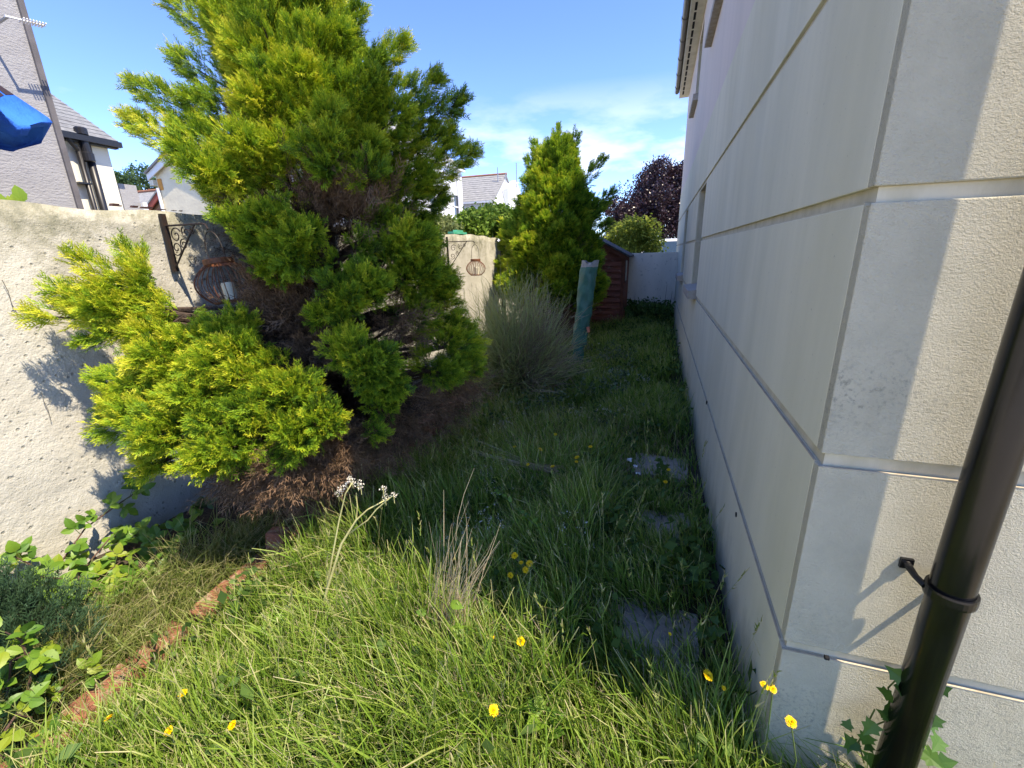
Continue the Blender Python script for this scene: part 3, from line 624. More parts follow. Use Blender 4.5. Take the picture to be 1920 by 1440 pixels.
for r_ in range(3):
    for i in range(n): b.f.append((r_ * n + i, r_ * n + (i + 1) % n, (r_ + 1) * n + (i + 1) % n, (r_ + 1) * n + i))
b.f.append(tuple(range(n - 1, -1, -1))); b.f.append(tuple(range(3 * n, 4 * n)))
vb = b.build('body', 'van_white', vn)
z0, z1 = 1.36, vz - .10; y0, y1 = vy - 1.45 + .98, vy - 1.45 + 1.51
MB().add([(vx0 + .06, y0 - .02, z0 + .02), (vx0 - .12 + W - .16, y0 - .02, z0 + .02), (vx0 - .12 + W - .26, y1 - .02, z1 + .02), (vx0 + .13, y1 - .02, z1 + .02)], [(0, 1, 2, 3)]).build('windscreen', 'windscreen', vn)
for sx in (.16, W - .16):
    for yy in (.75, 4.0): MB().tube([(vx0 - .12 + sx - .1, vy - 1.45 + yy, .33), (vx0 - .12 + sx + .1, vy - 1.45 + yy, .33)], .33, 18).build('wheel', 'black_plastic', vn)
for sx in (.25, W - .25): MB().obox((vx0 - .12 + sx, vy - 1.46, .8), (.14, 0, 0), (0, .02, 0), (0, 0, .09)).build('headlight', 'glass', vn)
MB().tube([(vx0 + W / 2 - .12, vy + .35, vz), (vx0 + W / 2 - .12, vy + .42, vz + .05)], .02, 6).build('roof_aerial', 'black_plastic', vn)

# ------------------------------------------------------------------ shed
sx1, sy0 = -.66, 9.35; sx0, sy1 = -2.2, 10.8
EV, RG = 1.53, 1.95
sh = thing('garden_shed', 'dark red wooden shed with overlapping boards half hidden by the far conifer', 'shed', ((sx0 + sx1) / 2, (sy0 + sy1) / 2, 0))
xm = (sx0 + sx1) / 2
MB().prism([(sx0 + .03, sy0 + .03, 0), (sx1 - .03, sy0 + .03, 0), (sx1 - .03, sy0 + .03, EV), (xm, sy0 + .03, RG - .04), (sx0 + .03, sy0 + .03, EV)], (0, sy1 - sy0 - .06, 0)).build('wall', 'shed_wood', sh)
nb = 14
for k in range(nb):
    z0 = .10 + k * .122; z1 = z0 + .122
    if z0 > RG - .1: break
    xr = sx1 - .055 if z1 < EV else min(sx1 - .055, xm + (RG - z1) / (RG - EV) * (sx1 - xm) - .02)
    xl = 2 * xm - xr; wob = random.uniform(-.006, .006)
    MB().prism([(xl, sy0 + .029, z0), (xl, sy0 - .022, z0 + wob), (xl, sy0 + .020, z1 + .012), (xl, sy0 + .029, z1 + .012)], (xr - xl, 0, 0)).build('board', 'shed_wood', sh)
MB().box((sx1 - .054, sy0 - .03, .06), (sx1 + .012, sy0 + .0285, EV - .01)).build('corner_post', 'shed_trim', sh)
for k in range(12):
    y0_ = sy0 + .04 + k * .145; MB().box((sx1 - .0295, y0_, .05 + .02 * random.random()), (sx1 - .006, y0_ + .138, EV - .02)).build('side_plank', 'shed_wood', sh)
wf = MB().box((sx1 - .0055, sy0 + .10, .95), (sx1 + .014, sy0 + .62, 1.46)).build('window', 'shed_trim', sh)
MB().box((sx1 + .0145, sy0 + .15, 1.0), (sx1 + .018, sy0 + .57, 1.41)).build('pane', 'glass', wf)
for sg in (1, -1):
    ex = sx1 + .10 if sg > 0 else sx0 - .10; ez_ = EV - .05
    MB().prism([(ex, sy0 - .13, ez_), (xm, sy0 - .13, RG), (xm, sy0 - .13, RG + .035), (ex, sy0 - .13, ez_ + .035)], (0, sy1 - sy0 + .26, 0)).build('roof', 'felt', sh)
    MB().prism([(ex - sg * .01, sy0 - .10, ez_ - .003), (xm, sy0 - .10, RG - .003), (xm, sy0 - .10, RG - .085), (ex - sg * .01, sy0 - .10, ez_ - .08)], (0, .025, 0)).build('bargeboard', 'shed_trim', sh)

# ------------------------------------------------------------------ rotary dryer in its green cover
dy = 5.7; d0, d1 = np.array([-.985, dy, 0.02]), np.array([-.83, dy + .02, 1.50])
dr = thing('rotary_dryer', 'folded rotary clothes dryer leaning in a crinkled green cover', 'clothes dryer', (d0[0], d0[1], 0))
def sleeve(z0, z1, w0, w1, n=22, m=26, notch=0, amp=.012):
    b = MB()
    for i in range(n + 1):
        t = i / n; z = z0 + (z1 - z0) * t; c = d0 + (d1 - d0) * (z / 1.5); wv = (w0 + (w1 - w0) * t)
        for j in range(m):
            a = 2 * math.pi * j / m
            cr_ = 1 + (amp / .1) * (math.sin(a * 3 + z * 9) * .6 + math.sin(a * 5 - z * 21 + 1) * .5 + math.sin(z * 33 + a * 2) * .5)
            zz = z - (notch * (abs(math.cos(a)) < .45) * (1 - abs(math.cos(a)) / .45) if i == n else 0)
            b.v.append((c[0] + wv * math.cos(a) * cr_, c[1] + wv * .62 * math.sin(a) * cr_, zz))
    for i in range(n):
        for j in range(m): b.f.append((i * m + j, i * m + (j + 1) % m, (i + 1) * m + (j + 1) % m, (i + 1) * m + j))
    return b
MB().tube([d0, d1 - (d1 - d0) * .03], .024, 10).build('pole', 'steel', dr)
sleeve(.42, 1.42, .098, .108, amp=.011).build('cover', 'tarp_green', dr, smooth=True)
sleeve(.05, .43, .062, .078, 12, amp=.012).build('cover_skirt', 'tarp_green', dr, smooth=True)
sleeve(1.415, 1.50, .108, .112, 3, notch=.085, amp=.006).build('cover_band', 'tarp_grey', dr, smooth=True)
for j in range(4):
    a = j * math.pi / 2 + .4; o_ = np.array([.045 * math.cos(a), .03 * math.sin(a), 0]); MB().tube([d0 + (d1 - d0) * .3 + o_, d0 + (d1 - d0) * .93 + o_], .009, 6).build('arm', 'steel', dr)
q = at(1103, 618, y=dy - .08); MB().obox(q, (.018, 0, .004), (0, .008, 0), (-.006, 0, .035)).build('peg', 'clip_orange', dr)

# ------------------------------------------------------------------ wall lanterns on scroll brackets
def spiral(c, r0, r1, a0, turns, ex, ez, n=22):
    return [np.array(c) + (r0 + (r1 - r0) * t) * (math.cos(a0 + turns * 2 * math.pi * t) * np.array(ex) + math.sin(a0 + turns * 2 * math.pi * t) * np.array(ez)) for t in np.linspace(0, 1, n)]
def lantern(y, ztop, height, arm, tilt, lb1, lb2, r=.135, rust='iron_black', drop=.17, bar=.016):
    ex, ez = (1, 0, 0), (0, 0, 1); x0 = XL + .02
    br = thing('wall_bracket', lb1, 'bracket', (x0, y, ztop - height), 'scroll brackets on the garden wall')
    MB().box((x0 - .012, y - bar * .5, ztop - height), (x0 + .010, y + bar * .5, ztop + .02)).build('back_bar', 'iron_black', br)
    za = ztop - .045
    MB().tube([(x0, y, za), (x0 + arm * .9, y, za), (x0 + arm * .96, y, za - .006), (x0 + arm, y, za - .03)], .0055, 7).build('arm', 'iron_black', br)
    MB().tube([(x0 + arm * .72, y, za), (x0 + .01, y, ztop - height * .93)], .005, 7).build('brace', 'iron_black', br)
    for (fx, fz, rr_, ta) in ((.22, .22, .045, .5), (.48, .17, .038, 2.2), (.17, .5, .042, 4), (.36, .42, .03, 1.2), (.62, .12, .022, 3)):
        MB().tube(spiral((x0 + arm * fx, y, za - (height - .05) * fz), rr_, .008, ta, 1.35, ex, ez), .0035, 6).build('scroll', 'iron_black', br)
    hook = np.array([x0 + arm, y, za - .03])
    ln = thing('wire_lantern', lb2, 'lantern', hook + np.array([0, 0, -drop - .2]), 'wire lanterns hanging from the wall brackets')
    # built upright in local space then tilted about the hook
    Rm = Matrix.Rotation(tilt, 3, 'Y')
    def T(mb): mb.v = [tuple(np.array(Rm @ Vector((np.array(v)).tolist())) + hook) for v in mb.v]; return mb
    zt = -drop; hgt = r * 1.42
    T(MB().tube([(r * .42 * math.cos(a), 0, zt + drop * .92 * math.sin(a) ** .6 if math.sin(a) > 0 else zt) for a in np.linspace(0.001, math.pi - .001, 17)], .0028, 6)).build('handle', 'iron_black', ln)
    T(MB().lathe([(r * .50, .0), (r * .52, .004), (r * .52, .028), (r * .50, .032), (r * .42, .032), (r * .42, 0), (r * .5, 0)], (0, 0, zt - .03), 24)).build('top_band', rust, ln)
    T(MB().lathe([(0, 0), (r * .55, 0), (r * .57, .006), (r * .55, .012), (0, .012)], (0, 0, zt - .03 - hgt), 24)).build('base_plate', rust, ln)
    prof = [(r * (.5 + .5 * math.sin(math.pi * t) ** .8), zt - .03 - hgt * t) for t in np.linspace(0, 1, 13)]
    nr = 26
    for k in range(nr):
        a = 2 * math.pi * k / nr
        T(MB().tube([(p * math.cos(a), p * math.sin(a), z) for p, z in prof], .0024 if r > .13 else .0026, 4)).build('rib', rust, ln)
    T(MB().lathe([(0, .1), (.030, .098), (.034, .09), (.034, 0), (0, 0)], (.012, 0, zt - .03 - hgt + .013), 16)).build('candle', 'candle', ln)
q = at(305, 408, x=XL + .02)
lantern(q[1], q[2], .30, .33, rad(-9), 'near black scroll bracket on the garden wall left of the big conifer', 'large near wire lantern with white candle half buried in the big conifer', r=.15, rust='iron_rust', drop=.165, bar=.028)
q = at(838, 447, x=XL + .02)
lantern(q[1], q[2], .42, .40, 0, 'far black scroll bracket on the wall between the two conifers', 'far rusty wire lantern hanging between the two conifers', r=.128, rust='iron_rust', drop=.20)

# ------------------------------------------------------------------ brick edging and paving slabs
eb = thing('brick_edging', 'row of red bricks edging the bed, one standing upright at its end', 'edging', (-1.87, 1.6, 0))
yy = .35; k = 0
while yy < 1.56:
    l = .205; t = random.uniform(-.05, .05); x = -1.84 - .02 * math.sin(yy * 3) - (yy - .35) * .09 + random.uniform(-.008, .008); dn = random.uniform(-.012, .008)
    MB().obox((x, yy + l / 2, .05 + dn), (.052, .004 * t * 10, 0), (-.05 * t - .01, l / 2, .006 * t), (0, 0, .032)).build('brick', 'brick_red', eb, bevel=.006); yy += l + (.012 if k not in (2, 4) else .05); k += 1
ub = at(528, 1052, z=.03)
MB().obox((ub[0], ub[1], .125), (.05, .012, 0), (-.008, .034, 0), (.006, .012, .095)).build('brick', 'brick_red', eb, bevel=.007)
yy = 1.86
while yy < 4.2:
    h_ = random.uniform(.085, .11); MB().obox((-1.90 + .015 * math.sin(yy * 2), yy, h_), (.05, .003, 0), (-.003, .034, 0), (random.uniform(-.006, .006), random.uniform(-.006, .006), h_)).build('brick', 'brick_red', eb, bevel=.006); yy += .078
slabs = []
for (px, py, sx, sy, rot, lb) in ((1222, 1185, .19, .17, -.05, 'nearest grey paving slab, half covered by grass'),
                                   (1232, 985, .20, .17, .08, 'middle grey paving slab of the three beside the house wall'), (1238, 872, .20, .17, -.06, 'farthest visible grey paving slab beside the white scrap')):
    p = at(px, py, z=.02); p[0] = min(p[0], XW - sx - .03); slabs.append((p[0], p[1], sx, sy))
    cx, cy = math.cos(rot), math.sin(rot); b = MB(); b.obox((p[0], p[1], -.005), (sx * cx, sx * cy, 0), (-sy * cy, sy * cx, 0), (0, 0, .025))
    _props(b.build('paving_slab', 'slab', loc=(p[0], p[1], -.03), bevel=.006), lb, 'paving slab', 'stepping slabs along the house wall')

# ------------------------------------------------------------------ foliage tools
def unit(a): return a / np.maximum(np.linalg.norm(a, axis=-1, keepdims=True), 1e-9)
def spray_tpl(seed, pairs=7, sub=2, wid=.05, spread=.5, sparse=False):
    """flat feathery spray along +x, unit length: slivers with a base-to-tip value"""
    r = np.random.default_rng(seed); V = []; F = []; T = []
    def sliver(p, d, l, w_, t0, t1):
        k = len(V); d = d / np.linalg.norm(d); s = np.cross(d, [0, 0, 1.0]) + np.array([0, 0, r.normal(0, .5)]); s = s / np.linalg.norm(s)
        V.extend([p - s * w_ * .5, p + s * w_ * .5, p + d * l]); F.append((k, k + 1, k + 2)); T.extend([t0, t0, t1])
    sliver(np.zeros(3), np.array([1., 0, .05]), 1.0, wid * .8, 0, .9)
    for i in range(pairs):
        u = (i + .6) / (pairs + .4)
        for sg in (-1, 1):
            l = spread * (1 - .55 * u) * r.uniform(.7, 1.2); a = rad(r.uniform(32, 52)); p = np.array([u * .86, 0, .05 * u])
            d = np.array([math.cos(a), sg * math.sin(a), r.normal(.05, .25)])
            sliver(p, d, l, wid, .25 + .3 * u, .75 + .25 * u)
            for q in range(sub):
                v = (q + .8) / (sub + .6); a2 = a * r.uniform(-.2, .3); d2 = np.array([math.cos(a2), sg * math.sin(a2), r.normal(.15, .4)])
                sliver(p + d / np.linalg.norm(d) * l * v * .9, d2, l * .5 * r.uniform(.7, 1.2), wid * .9, .4 + .3 * u, .8 + .2 * u)
    return np.array(V), np.array(F), np.array(T)
def leaf_tpl(seed, n=5):
    """small cluster of n diamond leaves"""
    r = np.random.default_rng(seed); V = []; F = []; T = []
    for i in range(n):
        k = len(V); p = r.normal(0, .35, 3) + np.array([.4, 0, 0]); d = r.normal(0, 1, 3); d /= np.linalg.norm(d); s = np.cross(d, r.normal(0, 1, 3)); s /= np.linalg.norm(s); l = r.uniform(.35, .6)
        V.extend([p - d * l * .5, p + s * l * .3, p + d * l * .5, p - s * l * .3]); F.extend([(k, k + 1, k + 2), (k, k + 2, k + 3)]); t = r.uniform(.1, .9); T.extend([t, t, min(1, t + .15), t])
    return np.array(V), np.array(F), np.array(T)
def scatter(tpls, pos, dirs, size, rnd=None, tmul=None):
    """many copies of the templates as one soup: returns V,F,col"""
    n = len(pos); dirs = unit(dirs); rnd = RNG.random(n) if rnd is None else rnd
    h = RNG.normal(0, 1, (n, 3)); sde = unit(np.cross(dirs, h)); nn = np.cross(dirs, sde); which = RNG.integers(0, len(tpls), n)
    Vs, Fs, Cs, off = [], [], [], 0
    for k, (tv, tf, tt) in enumerate(tpls):
        m_ = which == k; c = int(m_.sum())
        if not c: continue
        R = np.stack([dirs[m_], sde[m_], nn[m_]], 1) * size[m_][:, None, None]
        v = np.einsum('vj,njk->nvk', tv, R) + pos[m_][:, None, :]
        t = np.broadcast_to(tt, (c, len(tt))).copy()
        if tmul is not None: t = t * tmul[m_][:, None]
        col = np.stack([t, np.broadcast_to(rnd[m_][:, None], t.shape), np.zeros_like(t)], -1)
        f = tf[None] + (np.arange(c) * len(tv))[:, None, None] + off
        Vs.append(v.reshape(-1, 3)); Fs.append(f.reshape(-1, 3)); Cs.append(col.reshape(-1, 3)); off += c * len(tv)
    return np.concatenate(Vs), np.concatenate(Fs), np.concatenate(Cs)
def plume_pts(base, tip, r, n, droop=.0, fill=.35):
    """points and directions of sprays clothing a tapering plume from base to tip"""
    base, tip = np.array(base, float), np.array(tip, float); ax = tip - base; Ln = np.linalg.norm(ax); ax = ax / Ln
    a = unit(np.cross(ax, [.2, .3, .9])); b_ = np.cross(ax, a)
    t = RNG.random(n) ** .7; prof = r * np.clip(np.sin(math.pi * np.clip(t * .84 + .15, 0, 1)) ** .85, .02, 1)
    ph = RNG.random(n) * 2 * math.pi; rr = prof * (fill + (1 - fill) * RNG.random(n) ** .5)
    radial = np.cos(ph)[:, None] * a + np.sin(ph)[:, None] * b_
    pos = base + (t * Ln)[:, None] * ax + radial * rr[:, None]; pos[:, 2] += droop * t * t
    d = ax * (.85 + .6 * t)[:, None] + radial * .62 + np.array([0, 0, .34]) + RNG.normal(0, .28, (n, 3))
    return pos, d
def clump_plumes(c, r, out, n, squash=.8, first=None):
    """a clump is several short plumes fanning from its inner side"""
    res = []; out = _n(out)
    for i in range(n):
        d = _n(out * RNG.uniform(.3, 1.0) + RNG.normal(0, .62, 3) + np.array([0, 0, .18]))
        tip = np.array(c) + d * np.array([1, 1, squash]) * r * RNG.uniform(.75, 1.15); base = np.array(c) - out * r * .55 + d * r * .05
        res.append((base, tip, r * RNG.uniform(.36, .5)))
    return res
SPR = [spray_tpl(s) for s in range(8)]
SPR_D = [spray_tpl(s, 5, 2, .022, .55) for s in range(20, 26)]
LFT = [leaf_tpl(s) for s in range(30, 36)]
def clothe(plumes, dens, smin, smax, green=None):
    # 'green': house-side shade painted into the bough colour, as less gold
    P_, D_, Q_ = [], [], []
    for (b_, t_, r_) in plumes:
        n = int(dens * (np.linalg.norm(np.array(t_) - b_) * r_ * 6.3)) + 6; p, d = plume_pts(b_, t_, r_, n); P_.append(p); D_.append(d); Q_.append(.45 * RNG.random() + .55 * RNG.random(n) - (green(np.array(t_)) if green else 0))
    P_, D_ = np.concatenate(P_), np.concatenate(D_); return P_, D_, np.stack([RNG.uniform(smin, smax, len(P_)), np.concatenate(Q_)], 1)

# ------------------------------------------------------------------ the big golden conifer
TX, TY = -2.18, 2.55
t1 = thing('golden_conifer', 'big golden green conifer leaning over the garden wall with browned inner branches', 'tree', (TX, TY, .05))
plumes = []
# upper crown: spiral of upswept plumes on a cone
for i in range(92):
    u = i / 91; z = 1.95 + 1.62 * u; R = .78 - (z - 2.2) * .54 if z > 2.2 else .74
    R = max(.06, R) * RNG.uniform(.62, 1.08); an = i * 2.39996 + RNG.normal(0, .2)
    dv = np.array([math.cos(an), math.sin(an), 0]); lift = RNG.uniform(.18, .42)
    front = dv @ _n([2.1, -2.55, 0])
    if z < 2.32 and front > .1 and dv[0] > -.35: continue
    tip = np.array([TX, TY, z + lift * .6]) + dv * R; base = np.array([TX, TY, z - .25]) + dv * R * .30
    if z < 2.45 and dv[0] < -.3: continue
    plumes.append((base, tip, .085 + .085 * R))
# boughs that make the outline
for (px, py, yy, zb, r_) in ((240, 226, 2.05, 1.95, .13), (246, 158, 2.10, 2.15, .10), (326, 104, 2.2, 2.35, .10), (318, 2, 2.25, 2.6, .11), (350, 190, 2.1, 2.2, .16), (330, 250, 2.0, 1.95, .17), (400, 300, 1.95, 1.95, .18),
                          (390, 350, 2.0, 1.85, .16), (600, -30, 2.5, 2.75, .12), (672, 20, 2.5, 2.55, .09), (520, -40, 2.4, 2.8, .14), (420, 20, 2.3, 2.6, .14), (450, -30, 2.35, 2.75, .13), (640, 60, 2.3, 2.5, .14), (755, 84, 2.6, 2.4, .10), (822, 150, 2.65, 2.25, .10), (866, 190, 2.6, 2.1, .10), (845, 255, 2.6, 2.0, .14),
                          (882, 288, 2.6, 1.9, .12), (800, 330, 2.5, 1.8, .17), (830, 370, 2.7, 1.75, .13), (760, 210, 2.3, 2.1, .17), (700, 150, 2.2, 2.2, .18), (560, 130, 2.0, 2.3, .19), (470, 180, 1.9, 2.2, .19),
                          (620, 215, 1.95, 2.15, .17), (520, 270, 1.85, 1.95, .18), (700, 270, 2.15, 1.95, .16), (440, 80, 2.1, 2.5, .18), (848, 520, 2.75, 1.35, .11), (815, 455, 2.8, 1.5, .15), (800, 420, 2.7, 1.6, .16)):
    tip = at(px, py, y=yy); base = np.array([TX, TY, zb]) + (tip - np.array([TX, TY, zb])) * .35; plumes.append((base, tip, r_))
# small hanging tufts and lower clumps that stand out from the bare core
for (px, py, yy, r_, n) in ((620, 300, 1.95, .13, 4), (630, 325, 1.95, .09, 3), (690, 330, 2.05, .10, 3), (450, 300, 1.8, .16, 5), (400, 330, 1.75, .16, 5), (500, 330, 1.9, .12, 4),
                          (470, 450, 1.75, .17, 6), (520, 425, 1.80, .15, 5), (555, 470, 1.80, .16, 6), (500, 500, 1.75, .13, 4), (575, 440, 1.85, .10, 3),
                          (640, 490, 1.95, .07, 2), (665, 465, 2.0, .10, 3), (650, 565, 1.85, .16, 7), (690, 545, 1.9, .13, 5), (610, 600, 1.85, .09, 3), (640, 620, 1.85, .08, 2),
                          (680, 680, 1.75, .17, 7), (640, 660, 1.75, .11, 4), (725, 710, 1.80, .15, 6), (715, 760, 1.8, .11, 4), (690, 810, 1.7, .06, 2),
                          (750, 470, 2.2, .20, 7), (790, 520, 2.3, .20, 7), (780, 590, 2.3, .16, 5), (815, 560, 2.6, .17, 6), (835, 620, 2.55, .16, 6), (825, 690, 2.3, .15, 6), (865, 690, 2.45, .12, 5), (850, 650, 2.4, .15, 5), (720, 430, 2.25, .14, 4),
                          # sunlit lower mass reaching out over the edging
                          (435, 632, 1.60, .13, 6), (380, 668, 1.50, .15, 7), (330, 690, 1.42, .16, 7), (280, 745, 1.33, .14, 6), (250, 790, 1.28, .11, 5), (430, 680, 1.48, .17, 7), (480, 720, 1.48, .17, 7), (390, 740, 1.38, .17, 7),
                          (540, 750, 1.5, .16, 7), (600, 795, 1.5, .13, 6), (470, 800, 1.38, .17, 7), (340, 810, 1.28, .16, 7), (400, 850, 1.27, .13, 6), (545, 810, 1.42, .14, 5), (310, 860, 1.25, .09, 4), (430, 845, 1.26, .11, 5), (470, 620, 1.68, .10, 4), (520, 690, 1.6, .12, 4),
                          # wing along the wall
                          (320, 520, 1.62, .14, 6), (260, 540, 1.47, .14, 6), (200, 590, 1.33, .13, 6), (250, 620, 1.38, .14, 6), (310, 590, 1.5, .14, 6), (318, 485, 1.66, .08, 3), (290, 640, 1.40, .10, 4)):
    c = at(px, py, y=yy); out = c - np.array([TX, TY, c[2] - .15]); plumes += clump_plumes(c, r_, out, n)
for (px, py, xx, q0, r_) in ((66, 592, -2.56, (180, 600, -2.50), .045), (110, 548, -2.55, (200, 560, -2.48), .06), (140, 495, -2.52, (230, 520, -2.47), .06), (232, 466, -2.52, (290, 510, -2.45), .05), (150, 560, -2.5, (250, 580, -2.42), .07),
                             (196, 712, -2.35, (300, 740, -2.2), .07), (205, 760, -2.3, (300, 790, -2.15), .07)):
    plumes.append((at(q0[0], q0[1], x=q0[2]), at(px, py, x=xx), r_))
plumes = [(np.array(b_), np.array(t_), r_) for b_, t_, r_ in plumes]
Pp, Dd, Ss = clothe(plumes, 500, .065, .11, lambda t: .20 * min(1, max(0, (t[0] - TX + .05) / .6)))  # last argument paints shade on the house side into the foliage colour
def clear_of(P, c, r):  # no sprays inside this ellipsoid of open air
    return (((P - np.array(c)) / np.array(r)) ** 2).sum(1) > 1
def air(P):  # the open pocket the near lantern hangs in
    k = np.ones(len(P), bool); lc = np.array([-2.42, 1.90, 1.57]); e0 = np.array([-2.62, 1.92, 1.78])
    for k_ in np.linspace(0, 1, 9): k &= clear_of(P, lc + (np.array([-1.85, 1.34, 1.61]) - lc) * k_, (.235, .235, .21)) & clear_of(P, e0 + (np.array([-2.1, 1.45, 1.74]) - e0) * k_, (.16, .16, .14))
    return k
keep = ~((Pp[:, 0] < XL + .03) & (Pp[:, 2] < WT + .03)) & air(Pp)
Pp, Dd, Ss = Pp[keep], Dd[keep], Ss[keep]
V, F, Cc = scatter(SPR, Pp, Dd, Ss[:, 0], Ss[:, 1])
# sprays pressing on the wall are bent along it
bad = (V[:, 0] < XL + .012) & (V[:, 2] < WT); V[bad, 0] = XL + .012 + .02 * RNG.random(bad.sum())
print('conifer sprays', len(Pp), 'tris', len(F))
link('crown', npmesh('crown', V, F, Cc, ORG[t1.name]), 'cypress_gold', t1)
MB().tube([(TX, TY, -.05), (TX + .02, TY - .02, .6), (TX - .02, TY + .02, 1.6), (TX, TY, 2.8), (TX + .02, TY, 3.5)], [.13, .105, .085, .04, .010], 12).build('trunk', 'bark', t1, smooth=True)
lb = MB()
for (b_, t_, r_) in plumes:
    z0 = max(.25, min(b_[2] - .25 * np.linalg.norm(b_[:2] - [TX, TY]), 4.0)); mid = (np.array([TX, TY, z0]) + b_) / 2 + RNG.normal(0, .03, 3)
    e_ = b_ + (t_ - b_) * .8
    if min(mid[0], b_[0], e_[0]) < XL + .03 and b_[2] < WT: continue
    if not air(np.linspace(b_, e_, 6)).all() or not air(np.linspace(mid, b_, 6)).all(): continue
    lb.tube([(TX, TY, z0), mid, b_, e_], [.017, .013, .009, .003], 5, False)
lb.build('limbs', 'bark', t1)
# browned inner sprays round the trunk and the dead skirt near the ground
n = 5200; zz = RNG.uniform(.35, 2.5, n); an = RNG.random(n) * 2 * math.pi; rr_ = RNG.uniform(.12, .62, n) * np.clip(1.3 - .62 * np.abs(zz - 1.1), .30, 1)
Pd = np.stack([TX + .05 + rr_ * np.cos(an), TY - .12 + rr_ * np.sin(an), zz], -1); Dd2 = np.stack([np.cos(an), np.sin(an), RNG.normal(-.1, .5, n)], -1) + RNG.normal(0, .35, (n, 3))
sk = []
for (px, py, yy, r_, n2) in ((600, 860, 1.62, .20, 330), (540, 880, 1.5, .19, 330), (500, 900, 1.5, .16, 260), (640, 850, 1.68, .14, 220), (450, 890, 1.45, .12, 150), (600, 920, 1.7, .16, 240), (700, 860, 1.95, .20, 240), (760, 820, 2.2, .20, 260), (820, 780, 2.45, .18, 220),
                            (560, 620, 1.95, .2, 260), (520, 570, 1.9, .16, 200), (600, 680, 1.9, .18, 220), (740, 640, 2.1, .18, 200), (620, 400, 2.05, .2, 220), (690, 420, 2.15, .18, 200), (860, 740, 2.5, .18, 200)):
    c = at(px, py - 22, y=yy); sk.append(c + RNG.normal(0, r_ * .40, (n2 if px < 690 else n2 // 2, 3)))
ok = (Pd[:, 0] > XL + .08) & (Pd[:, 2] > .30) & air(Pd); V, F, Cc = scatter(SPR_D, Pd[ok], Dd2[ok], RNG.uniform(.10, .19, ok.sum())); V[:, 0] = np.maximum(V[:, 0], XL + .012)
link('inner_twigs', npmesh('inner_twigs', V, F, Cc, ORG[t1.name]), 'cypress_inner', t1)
sk = np.concatenate(sk); Pd = sk; Dd2 = unit(sk - np.array([TX, TY, .9])) + RNG.normal(0, .45, sk.shape)
ok = (Pd[:, 0] > XL + .08) & (Pd[:, 2] > .30) & air(Pd); Pd, Dd2 = Pd[ok], Dd2[ok]
V, F, Cc = scatter(SPR_D, Pd, Dd2, RNG.uniform(.10, .19, len(Pd)))
bad = (V[:, 0] < XL + .012); V[bad, 0] = XL + .012
link('dead_twigs', npmesh('dead_twigs', V, F, Cc, ORG[t1.name]), 'cypress_dead', t1)

# ------------------------------------------------------------------ the far conifer
UX, UY = -1.75, 7.85
t2 = thing('far_conifer', 'smaller conical golden conifer standing beside the shed', 'tree', (UX, UY, 0))
plumes = []
for i in range(190):
    u = (i / 189) ** .9; z = .72 + 2.5 * u
    R = 1.2 * (1 - max(0, (z - 1.0)) / 2.55) ** .92 if z > 1.0 else 1.1 + .12 * (z - .75) / .35
    R = max(.07, R) * RNG.uniform(.78, 1.08); an = i * 2.39996 + RNG.normal(0, .25); dv = np.array([math.cos(an), math.sin(an), 0])
    tip = np.array([UX, UY, z + RNG.uniform(.10, .26)]) + dv * R
    if seen(tip)[0] > 1108 and seen(tip)[1] > 400: tip[:2] = np.array([UX, UY]) + dv[:2] * R * .74
    base = np.array([UX, UY, z - .12]) + dv * R * .35; plumes.append((base, tip, .10 + .10 * R))
for (px, py, yy, zb, r_) in ((1152, 358, 7.65, 1.8, 0.11), (1130, 300, 7.75, 2.2, 0.10), (1140, 420, 7.55, 1.5, 0.12), (945, 420, 7.65, 1.6, 0.12), (928, 492, 7.45, 1.2, 0.11), (1045, 243, 7.85, 2.8, 0.09), (1082, 250, 7.85, 2.75, 0.08), (1000, 268, 7.85, 2.6, 0.09), (990, 300, 7.75, 2.4, 0.11), (1050, 425, 7.05, 1.5, 0.14), (1020, 500, 6.95, 1.2, 0.15), (960, 540, 7.05, 1.0, 0.13), (1075, 520, 7.1, 1.1, .13), (1085, 560, 7.2, .9, .10)):
    tip = at(px, py, y=yy); base = np.array([UX, UY, zb]) + (tip - np.array([UX, UY, zb])) * .35; plumes.append((base, tip, r_))
Pp, Dd, Ss = clothe([(np.array(a), np.array(c), r) for a, c, r in plumes], 190, .10, .17, lambda t: .20 * min(1, max(0, (t[0] - UX + .15) / .6)))  # shade towards the house put into the colour here too
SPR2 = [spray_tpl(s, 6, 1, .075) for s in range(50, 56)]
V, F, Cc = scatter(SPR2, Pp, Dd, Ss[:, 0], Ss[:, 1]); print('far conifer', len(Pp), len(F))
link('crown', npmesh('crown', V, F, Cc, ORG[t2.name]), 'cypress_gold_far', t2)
MB().tube([(UX, UY, -.05), (UX, UY, 1.5), (UX, UY, 3.1)], [.10, .07, .015], 10).build('trunk', 'bark', t2, smooth=True)
n = 1500; an = RNG.random(n) * 6.283; rr_ = RNG.uniform(.1, .55, n); Pd = np.stack([UX + rr_ * np.cos(an), UY + rr_ * np.sin(an), RNG.uniform(.2, 1.9, n)], -1)
V, F, Cc = scatter(SPR_D, Pd, np.stack([np.cos(an), np.sin(an), RNG.normal(-.1, .4, n)], -1), RNG.uniform(.15, .28, n)); link('dead_twigs', npmesh('dead_twigs', V, F, Cc, ORG[t2.name]), 'cypress_dead', t2)

